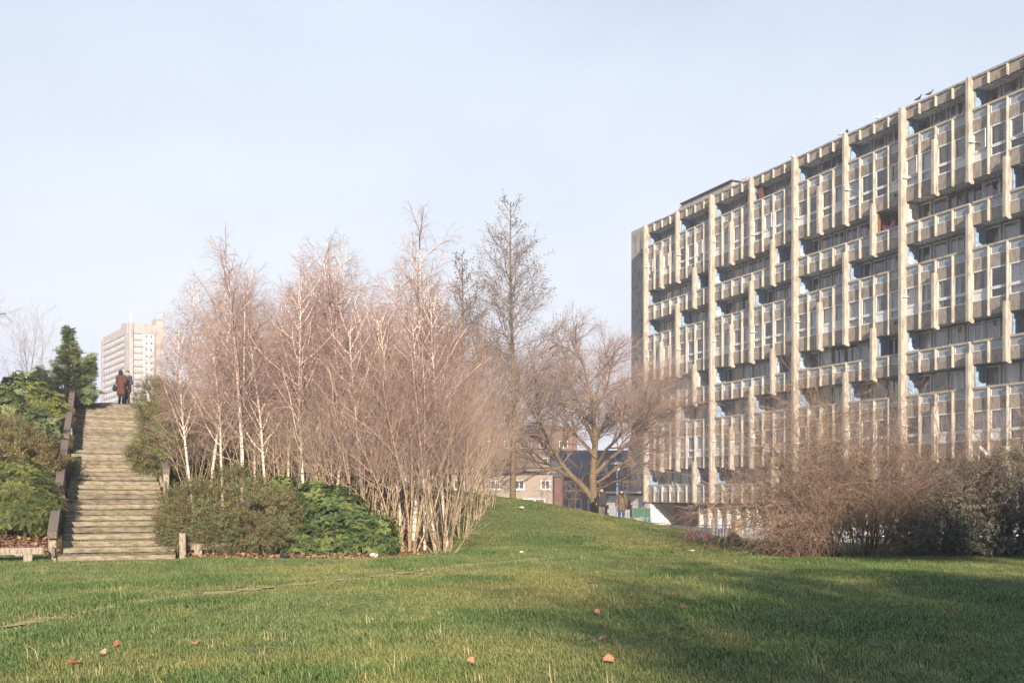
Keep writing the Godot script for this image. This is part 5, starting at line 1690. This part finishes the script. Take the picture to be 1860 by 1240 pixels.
# ---------------------------------------------------------------- people
# bones: [from, to, radius, radius]; skinned as one surface with surface nets
func skin(bones: Array, cell: float, blend: float, col: Color, into: MB) -> void:
	var lo := Vector3.INF
	var hi := -Vector3.INF
	for b in bones:
		var r: float = maxf(b[2], b[3]) + cell * 3
		for q in 2:
			lo = lo.min(b[q] - Vector3.ONE * r)
			hi = hi.max(b[q] + Vector3.ONE * r)
	var nx := int((hi.x - lo.x) / cell) + 2
	var ny := int((hi.y - lo.y) / cell) + 2
	var nz := int((hi.z - lo.z) / cell) + 2
	var f := PackedFloat32Array()
	f.resize(nx * ny * nz)
	var kk := 1.0 / blend
	for b in bones:
		var a: Vector3 = b[0]
		var e: Vector3 = b[1]
		var ra: float = b[2]
		var rb: float = b[3]
		var reach := maxf(ra, rb) + blend * 3.0 + cell * 2
		var l: Vector3 = ((a.min(e) - Vector3.ONE * reach - lo) / cell).max(Vector3.ZERO)
		var h: Vector3 = (a.max(e) + Vector3.ONE * reach - lo) / cell
		var d := e - a
		var dd := maxf(d.length_squared(), 1e-9)
		for z in range(int(l.z), mini(int(h.z) + 1, nz)):
			for y in range(int(l.y), mini(int(h.y) + 1, ny)):
				for x in range(int(l.x), mini(int(h.x) + 1, nx)):
					var p := lo + Vector3(x, y, z) * cell
					var t := clampf((p - a).dot(d) / dd, 0.0, 1.0)
					var s := (p - a - d * t).length() - lerpf(ra, rb, t)
					if s < reach:
						f[(z * ny + y) * nx + x] += exp(-s * kk)
	# inside where the sum is over 1
	var o := into.v.size()
	var at := PackedInt32Array()
	at.resize(nx * ny * nz)
	at.fill(-1)
	var offs := [0, 1, nx, nx + 1, nx * ny, nx * ny + 1, nx * ny + nx, nx * ny + nx + 1]
	var cor := [Vector3(0, 0, 0), Vector3(1, 0, 0), Vector3(0, 1, 0), Vector3(1, 1, 0), Vector3(0, 0, 1), Vector3(1, 0, 1), Vector3(0, 1, 1), Vector3(1, 1, 1)]
	var edges := [[0, 1], [2, 3], [4, 5], [6, 7], [0, 2], [1, 3], [4, 6], [5, 7], [0, 4], [1, 5], [2, 6], [3, 7]]
	for z in nz - 1:
		for y in ny - 1:
			for x in nx - 1:
				var c := (z * ny + y) * nx + x
				var mask := 0
				for k in 8:
					if f[c + offs[k]] > 1.0:
						mask |= 1 << k
				if mask == 0 or mask == 255:
					continue
				var sum := Vector3.ZERO
				var n := 0
				for e in edges:
					var i0: bool = mask & (1 << e[0])
					var i1: bool = mask & (1 << e[1])
					if i0 != i1:
						var f0 := -log(maxf(f[c + offs[e[0]]], 1e-9))
						var f1 := -log(maxf(f[c + offs[e[1]]], 1e-9))
						sum += (cor[e[0]] as Vector3).lerp(cor[e[1]], f0 / (f0 - f1))
						n += 1
				var gx := f[c + offs[1]] + f[c + offs[3]] + f[c + offs[5]] + f[c + offs[7]] - f[c] - f[c + offs[2]] - f[c + offs[4]] - f[c + offs[6]]
				var gy := f[c + offs[2]] + f[c + offs[3]] + f[c + offs[6]] + f[c + offs[7]] - f[c] - f[c + offs[1]] - f[c + offs[4]] - f[c + offs[5]]
				var gz := f[c + offs[4]] + f[c + offs[5]] + f[c + offs[6]] + f[c + offs[7]] - f[c] - f[c + offs[1]] - f[c + offs[2]] - f[c + offs[3]]
				at[c] = into.v.size()
				into.v.append(lo + (Vector3(x, y, z) + sum / n) * cell)
				into.n.append(-Vector3(gx, gy, gz).normalized())
				into.c.append(col)
	for z in range(1, nz - 1):
		for y in range(1, ny - 1):
			for x in range(1, nx - 1):
				var c := (z * ny + y) * nx + x
				var i0 := f[c] > 1.0
				for e in [[1, nx, nx * ny], [nx, nx * ny, 1], [nx * ny, 1, nx]]:
					if (f[c + e[0]] > 1.0) == i0:
						continue
					var q0 := at[c]
					var q1 := at[c - e[1]]
					var q2 := at[c - e[1] - e[2]]
					var q3 := at[c - e[2]]
					if q0 < 0 or q1 < 0 or q2 < 0 or q3 < 0:
						continue
					if i0:
						into.i.append_array(PackedInt32Array([q0, q2, q1, q0, q3, q2]))
					else:
						into.i.append_array(PackedInt32Array([q0, q1, q2, q0, q2, q3]))


func skin_part(called: String, bones: Array, cell: float, blend: float, col: Color, parent: Node) -> void:
	var b := MB.new()
	skin(bones, cell, blend, col, b)
	put(called, b.mesh(M.plain), parent)


func person(at: Vector3, turn: float, size: float, look: Dictionary, label: String, group: String) -> Node3D:
	var P := thing("person", at, label, "person", group, turn)
	P.scale = Vector3.ONE * size
	var flesh := Color(0.50, 0.31, 0.225)
	# a figure 1.70 m tall, facing +z
	var st: float = look.get("stride", 0.0)
	var hip := [Vector3(-0.09, 0.88, 0), Vector3(0.09, 0.88, 0)]
	var knee := [Vector3(-0.10, 0.48, 0.05 + st * 0.5), Vector3(0.10, 0.48, 0.05 - st * 0.35)]
	var ankle := [Vector3(-0.10, 0.085, 0.02 + st), Vector3(0.10, 0.085, -st)]
	var sh := [Vector3(-0.175, 1.38, -0.01), Vector3(0.175, 1.38, -0.01)]
	var elbow: Array = look.elbow
	var wrist: Array = look.wrist
	var yaw: float = look.get("head_turn", 0.0)
	var H := Transform3D(Basis(Vector3.UP, yaw), Vector3(0, 1.56, 0.01))
	var body := MB.new()
	var bones := [[Vector3(0, 0.92, 0), Vector3(0, 1.1, 0), 0.12, 0.11], [Vector3(0, 1.1, 0), Vector3(0, 1.3, 0), 0.115, 0.13], [sh[0], sh[1], 0.065, 0.065], [Vector3(0, 1.36, 0), Vector3(0, 1.5, 0), 0.06, 0.052]]
	for s in 2:
		bones.append_array([[hip[s], knee[s], 0.078, 0.052], [knee[s], ankle[s], 0.05, 0.036], [ankle[s] - Vector3(0, 0.03, 0.02), ankle[s] + Vector3(0, -0.045, 0.14), 0.035, 0.03], [sh[s], elbow[s], 0.05, 0.038], [elbow[s], wrist[s], 0.036, 0.026]])
	skin(bones, 0.022, 0.016, flesh, body)
	# head with brow, nose, chin and ears
	var hb := [[Vector3(0, 0.045, -0.015), Vector3(0, 0.03, 0.0), 0.082, 0.08], [Vector3(0, -0.02, 0.02), Vector3(0, -0.07, 0.045), 0.06, 0.034], [Vector3(0, 0.015, 0.078), Vector3(0, -0.018, 0.098), 0.010, 0.014], [Vector3(-0.03, 0.03, 0.072), Vector3(0.03, 0.03, 0.072), 0.014, 0.014], [Vector3(-0.018, -0.048, 0.075), Vector3(0.018, -0.048, 0.075), 0.009, 0.009], [Vector3(0, -0.06, -0.01), Vector3(0, -0.12, -0.01), 0.05, 0.052]]
	for s in [-1.0, 1.0]:
		hb.append([Vector3(0.08 * s, 0.02, -0.01), Vector3(0.083 * s, -0.02, -0.005), 0.014, 0.010])
	for k in hb:
		k[0] = H * (k[0] as Vector3)
		k[1] = H * (k[1] as Vector3)
	skin(hb, 0.009, 0.008, flesh, body)
	# hands: a palm, four fingers and a thumb, slightly curled
	for s in 2:
		var d: Vector3 = (wrist[s] - elbow[s]).normalized()
		var inward := Vector3(1.0 if s == 0 else -1.0, 0, 0)
		var across := (Vector3.BACK - d * d.z).normalized()
		var palm_n := d.cross(across).normalized()
		if palm_n.dot(inward) < 0:
			palm_n = -palm_n
		var w: Vector3 = wrist[s]
		var fb := [[w, w + d * 0.05, 0.024, 0.026], [w + d * 0.05 - across * 0.02, w + d * 0.085 - across * 0.025, 0.017, 0.015], [w + d * 0.05 + across * 0.02, w + d * 0.085 + across * 0.025, 0.017, 0.015]]
		for k in 4:
			var off := across * (0.03 - 0.02 * k)
			var L: float = [0.066, 0.075, 0.07, 0.055][k]
			var k0 := w + d * 0.088 + off
			var k1 := k0 + (d + palm_n * 0.3).normalized() * L * 0.5
			fb.append([k0, k1, 0.0095, 0.009])
			fb.append([k1, k1 + (d + palm_n * 1.0).normalized() * L * 0.55, 0.009, 0.0075])
		var t0 := w + d * 0.03 + across * 0.028
		fb.append([t0, t0 + (across * 0.7 + d * 0.7 + palm_n * 0.3).normalized() * 0.045, 0.012, 0.010])
		fb.append([t0 + (across * 0.7 + d * 0.7 + palm_n * 0.3).normalized() * 0.045, t0 + (across * 0.6 + d * 1.2 + palm_n * 0.5).normalized() * 0.075, 0.010, 0.008])
		skin(fb, 0.006, 0.003, look.get("hand", flesh), body)
	put("body", body.mesh(M.plain), P)
	for s in [-1.0, 1.0]:
		var eb := MB.new()
		eb.lathe([Vector2(0.0, -0.007), Vector2(0.009, 0.0), Vector2(0.0, 0.007)], 6, H * Transform3D(Basis(Vector3.RIGHT, PI * 0.5), Vector3(0.03 * s, 0.013, 0.079)), Color(0.03, 0.02, 0.02))
		put("eye", eb.mesh(M.plain), P)
	# clothes
	var tb := [[hip[0], hip[1], 0.115, 0.115]]
	for s in 2:
		tb.append_array([[hip[s], knee[s], 0.098, 0.07], [knee[s], ankle[s], 0.068, 0.056]])
	skin_part("trousers", tb, 0.022, 0.012, look.trousers, P)
	for s in 2:
		skin_part("shoe", [[ankle[s] + Vector3(0, -0.01, -0.02), ankle[s] + Vector3(0, -0.04, -0.03), 0.045, 0.045], [ankle[s] + Vector3(0, -0.045, -0.02), ankle[s] + Vector3(0, -0.05, 0.15), 0.042, 0.036]], 0.013, 0.01, look.shoes, P)
	var hem: float = look.hem
	var cb := [[Vector3(0, 1.05, 0), Vector3(0, 1.32, 0), 0.15, 0.155], [Vector3(-0.05, 1.05, 0), Vector3(-0.09, hem, 0.01), 0.13, 0.135], [Vector3(0.05, 1.05, 0), Vector3(0.09, hem, 0.01), 0.13, 0.135], [sh[0], sh[1], 0.088, 0.088], [Vector3(0, 1.38, 0), Vector3(0, 1.45, 0), 0.09, 0.075]]
	for s in 2:
		cb.append_array([[sh[s], elbow[s], 0.075, 0.062], [elbow[s], wrist[s] - (wrist[s] - elbow[s]).normalized() * 0.02, 0.06, 0.05]])
	if look.get("quilted", false):
		for k in 7:
			var y := hem + 0.02 + k * 0.085
			cb.append([Vector3(-0.09, y, 0.0), Vector3(0.09, y, 0.0), 0.148, 0.148])
	skin_part("coat", cb, 0.022, 0.018, look.coat, P)
	for e in look.get("extra", []):
		skin_part(e[0], e[1], e[2], 0.012, e[3], P)
	# hair
	var hr: Array = look.hair.duplicate(true)
	for k in hr:
		k[0] = H * (k[0] as Vector3)
		k[1] = H * (k[1] as Vector3)
	skin_part("hair", hr, 0.012, 0.01, look.hair_color, P)
	return P


func build_people() -> void:
	var relaxed_e := [Vector3(-0.25, 1.12, -0.03), Vector3(0.25, 1.12, -0.03)]
	var relaxed_w := [Vector3(-0.28, 0.88, 0.06), Vector3(0.28, 0.88, 0.06)]
	var dark := Color(0.022, 0.018, 0.017)
	var cap := [[Vector3(0, 0.07, -0.025), Vector3(0, 0.055, -0.01), 0.086, 0.08], [Vector3(0, 0.0, -0.05), Vector3(0, -0.05, -0.06), 0.07, 0.055]]
	var long := [[Vector3(0, 0.07, -0.02), Vector3(0, 0.06, -0.005), 0.09, 0.084], [Vector3(0, 0.0, -0.06), Vector3(0, -0.14, -0.07), 0.085, 0.07], [Vector3(-0.075, 0.0, -0.01), Vector3(-0.07, -0.12, 0.0), 0.035, 0.035], [Vector3(0.075, 0.0, -0.01), Vector3(0.07, -0.12, 0.0), 0.035, 0.035]]
	# two walkers on the crest of the grassy slope
	var a := spot(1093, 55.0)
	person(a, -0.15, 1.0, {"elbow": relaxed_e, "wrist": relaxed_w, "trousers": Color(0.11, 0.10, 0.10), "shoes": Color(0.42, 0.16, 0.05), "coat": Color(0.035, 0.03, 0.032), "quilted": true, "hem": 0.78, "hair": cap, "hair_color": dark, "head_turn": 0.45, "stride": 0.08,
		"extra": [["scarf", [[Vector3(-0.06, 1.46, 0.03), Vector3(0.06, 1.46, 0.03), 0.06, 0.06]], 0.015, Color(0.03, 0.025, 0.03)], ["strap", [[Vector3(-0.12, 1.42, 0.10), Vector3(-0.11, 1.25, 0.165), 0.022, 0.02]], 0.012, Color(0.42, 0.12, 0.05)]]}, "person in a dark quilted coat and grey trousers beside the leaning tree", "walkers on the grassy slope")
	var b := spot(1129, 52.0)
	var buttons := []
	for k in 3:
		for s in [-1.0, 1.0]:
			buttons.append([Vector3(0.045 * s, 1.24 - k * 0.1, 0.155), Vector3(0.045 * s, 1.24 - k * 0.1, 0.165), 0.018, 0.018])
	person(b, -0.1, 1.0, {"elbow": relaxed_e, "wrist": relaxed_w, "trousers": Color(0.035, 0.05, 0.11), "shoes": Color(0.04, 0.03, 0.03), "coat": Color(0.10, 0.072, 0.042), "hem": 0.66, "hair": long, "hair_color": dark, "hand": Color(0.36, 0.05, 0.04), "stride": -0.06,
		"extra": [["scarf", [[Vector3(-0.07, 1.45, 0.05), Vector3(0.07, 1.45, 0.05), 0.07, 0.07], [Vector3(0.05, 1.42, 0.12), Vector3(0.07, 1.28, 0.15), 0.045, 0.035]], 0.015, Color(0.02, 0.018, 0.02)], ["button", buttons, 0.011, Color(0.6, 0.5, 0.3)]]}, "person in a long olive-brown coat with red gloves and black scarf", "walkers on the grassy slope")
	# couple at the top of the steps
	var c := spot(219, 48.0)
	person(c, PI - 0.3, 1.02, {"elbow": [Vector3(-0.26, 1.13, 0.0), Vector3(0.24, 1.13, 0.02)], "wrist": [Vector3(-0.2, 0.98, 0.2), Vector3(0.2, 0.95, 0.18)], "trousers": Color(0.03, 0.03, 0.033), "shoes": dark, "coat": Color(0.085, 0.035, 0.024), "hem": 0.62, "hair": long, "hair_color": dark,
		"extra": [["bag", [[Vector3(0.24, 0.92, -0.13), Vector3(0.24, 0.8, -0.13), 0.09, 0.11], [Vector3(0.17, 0.86, -0.15), Vector3(0.3, 0.86, -0.1), 0.09, 0.09]], 0.02, Color(0.025, 0.022, 0.022)], ["strap", [[Vector3(-0.12, 1.42, -0.09), Vector3(0.2, 0.98, -0.17), 0.016, 0.016]], 0.012, Color(0.02, 0.02, 0.02)]]}, "person in a rust-brown coat seen from behind with a black shoulder bag", "couple at the top of the steps")
	var d := spot(231, 48.6)
	person(d, -0.5, 1.04, {"elbow": [Vector3(-0.25, 1.12, 0.02), Vector3(0.27, 1.12, -0.02)], "wrist": [Vector3(-0.16, 1.0, 0.22), Vector3(0.22, 0.95, 0.14)], "trousers": Color(0.02, 0.02, 0.022), "shoes": dark, "coat": Color(0.04, 0.042, 0.055), "hem": 0.78, "hair": cap, "hair_color": dark, "head_turn": 0.2,
		"extra": [["scarf", [[Vector3(-0.07, 1.46, 0.03), Vector3(0.07, 1.46, 0.03), 0.068, 0.068], [Vector3(-0.04, 1.42, 0.12), Vector3(-0.05, 1.12, 0.165), 0.05, 0.045]], 0.015, Color(0.16, 0.16, 0.18)]]}, "person in a dark navy coat and grey scarf facing the steps", "couple at the top of the steps")


func _ready() -> void:
	# ---- camera, sky, sun, exposure
	var cam := Camera3D.new()
	cam.name = "camera"
	add_child(cam)
	cam.position = Vector3(0, EYE, 0)
	cam.near = 0.1
	cam.far = 3000.0
	cam.projection = Camera3D.PROJECTION_FRUSTUM
	cam.size = 1240.0 / FOCAL * cam.near
	cam.frustum_offset = Vector2(0, (895.0 - 620.0) / FOCAL * cam.near)
	cam.current = true

	var sky := ProceduralSkyMaterial.new()
	sky.sky_top_color = lin(0.045, 0.155, 0.315)
	sky.sky_horizon_color = lin(0.34, 0.358, 0.382)
	sky.sky_curve = 0.95
	sky.ground_bottom_color = lin(0.07, 0.07, 0.05)
	sky.ground_horizon_color = lin(0.25, 0.25, 0.26)
	sky.sun_angle_max = 1.0
	# very thin high haze, the same all round
	var veil := FastNoiseLite.new()
	veil.seed = 8
	veil.frequency = 1.3
	veil.fractal_octaves = 4
	var im := Image.create(1024, 512, false, Image.FORMAT_RGBAF)
	for j in 512:
		for k in 1024:
			var e := PI * (0.5 - (j + 0.5) / 512.0)
			var a := TAU * k / 1024.0
			var n := veil.get_noise_3d(cos(a) * cos(e), sin(e) * 2.2, sin(a) * cos(e))
			im.set_pixel(k, j, Color(1, 1, 1, clampf(0.02 + 0.07 * n, 0.0, 0.06)))
	sky.sky_cover = ImageTexture.create_from_image(im)
	var env := Environment.new()
	env.background_mode = Environment.BG_SKY
	env.sky = Sky.new()
	env.sky.sky_material = sky
	env.tonemap_mode = Environment.TONE_MAPPER_LINEAR
	env.tonemap_exposure = 2.5
	env.fog_enabled = true
	env.fog_density = 0.0010
	env.fog_light_color = Color(0.86, 0.88, 0.94)
	env.sdfgi_enabled = true
	env.ssao_enabled = true
	env.ssil_enabled = true
	var we := WorldEnvironment.new()
	we.name = "world_environment"
	we.environment = env
	add_child(we)

	var sun := DirectionalLight3D.new()
	sun.name = "sun"
	add_child(sun)
	sun.look_at_from_position(Vector3(0.368, 1.1, 3.237), Vector3.ZERO)
	sun.light_energy = 1.6
	sun.light_color = Color(1.0, 0.93, 0.85)
	sun.light_angular_distance = 0.5
	sun.shadow_enabled = true

	noise.seed = 4
	noise.frequency = 0.02
	noise.fractal_octaves = 3
	make_materials()
	# ---- the setting
	build_ground()
	long_block()
	build_houses()
	build_tower()
	build_stair()
	# ---- things
	build_street()
	build_thicket()
	build_evergreens()
	build_shrubs()
	build_people()
	build_litter()
	build_grass()
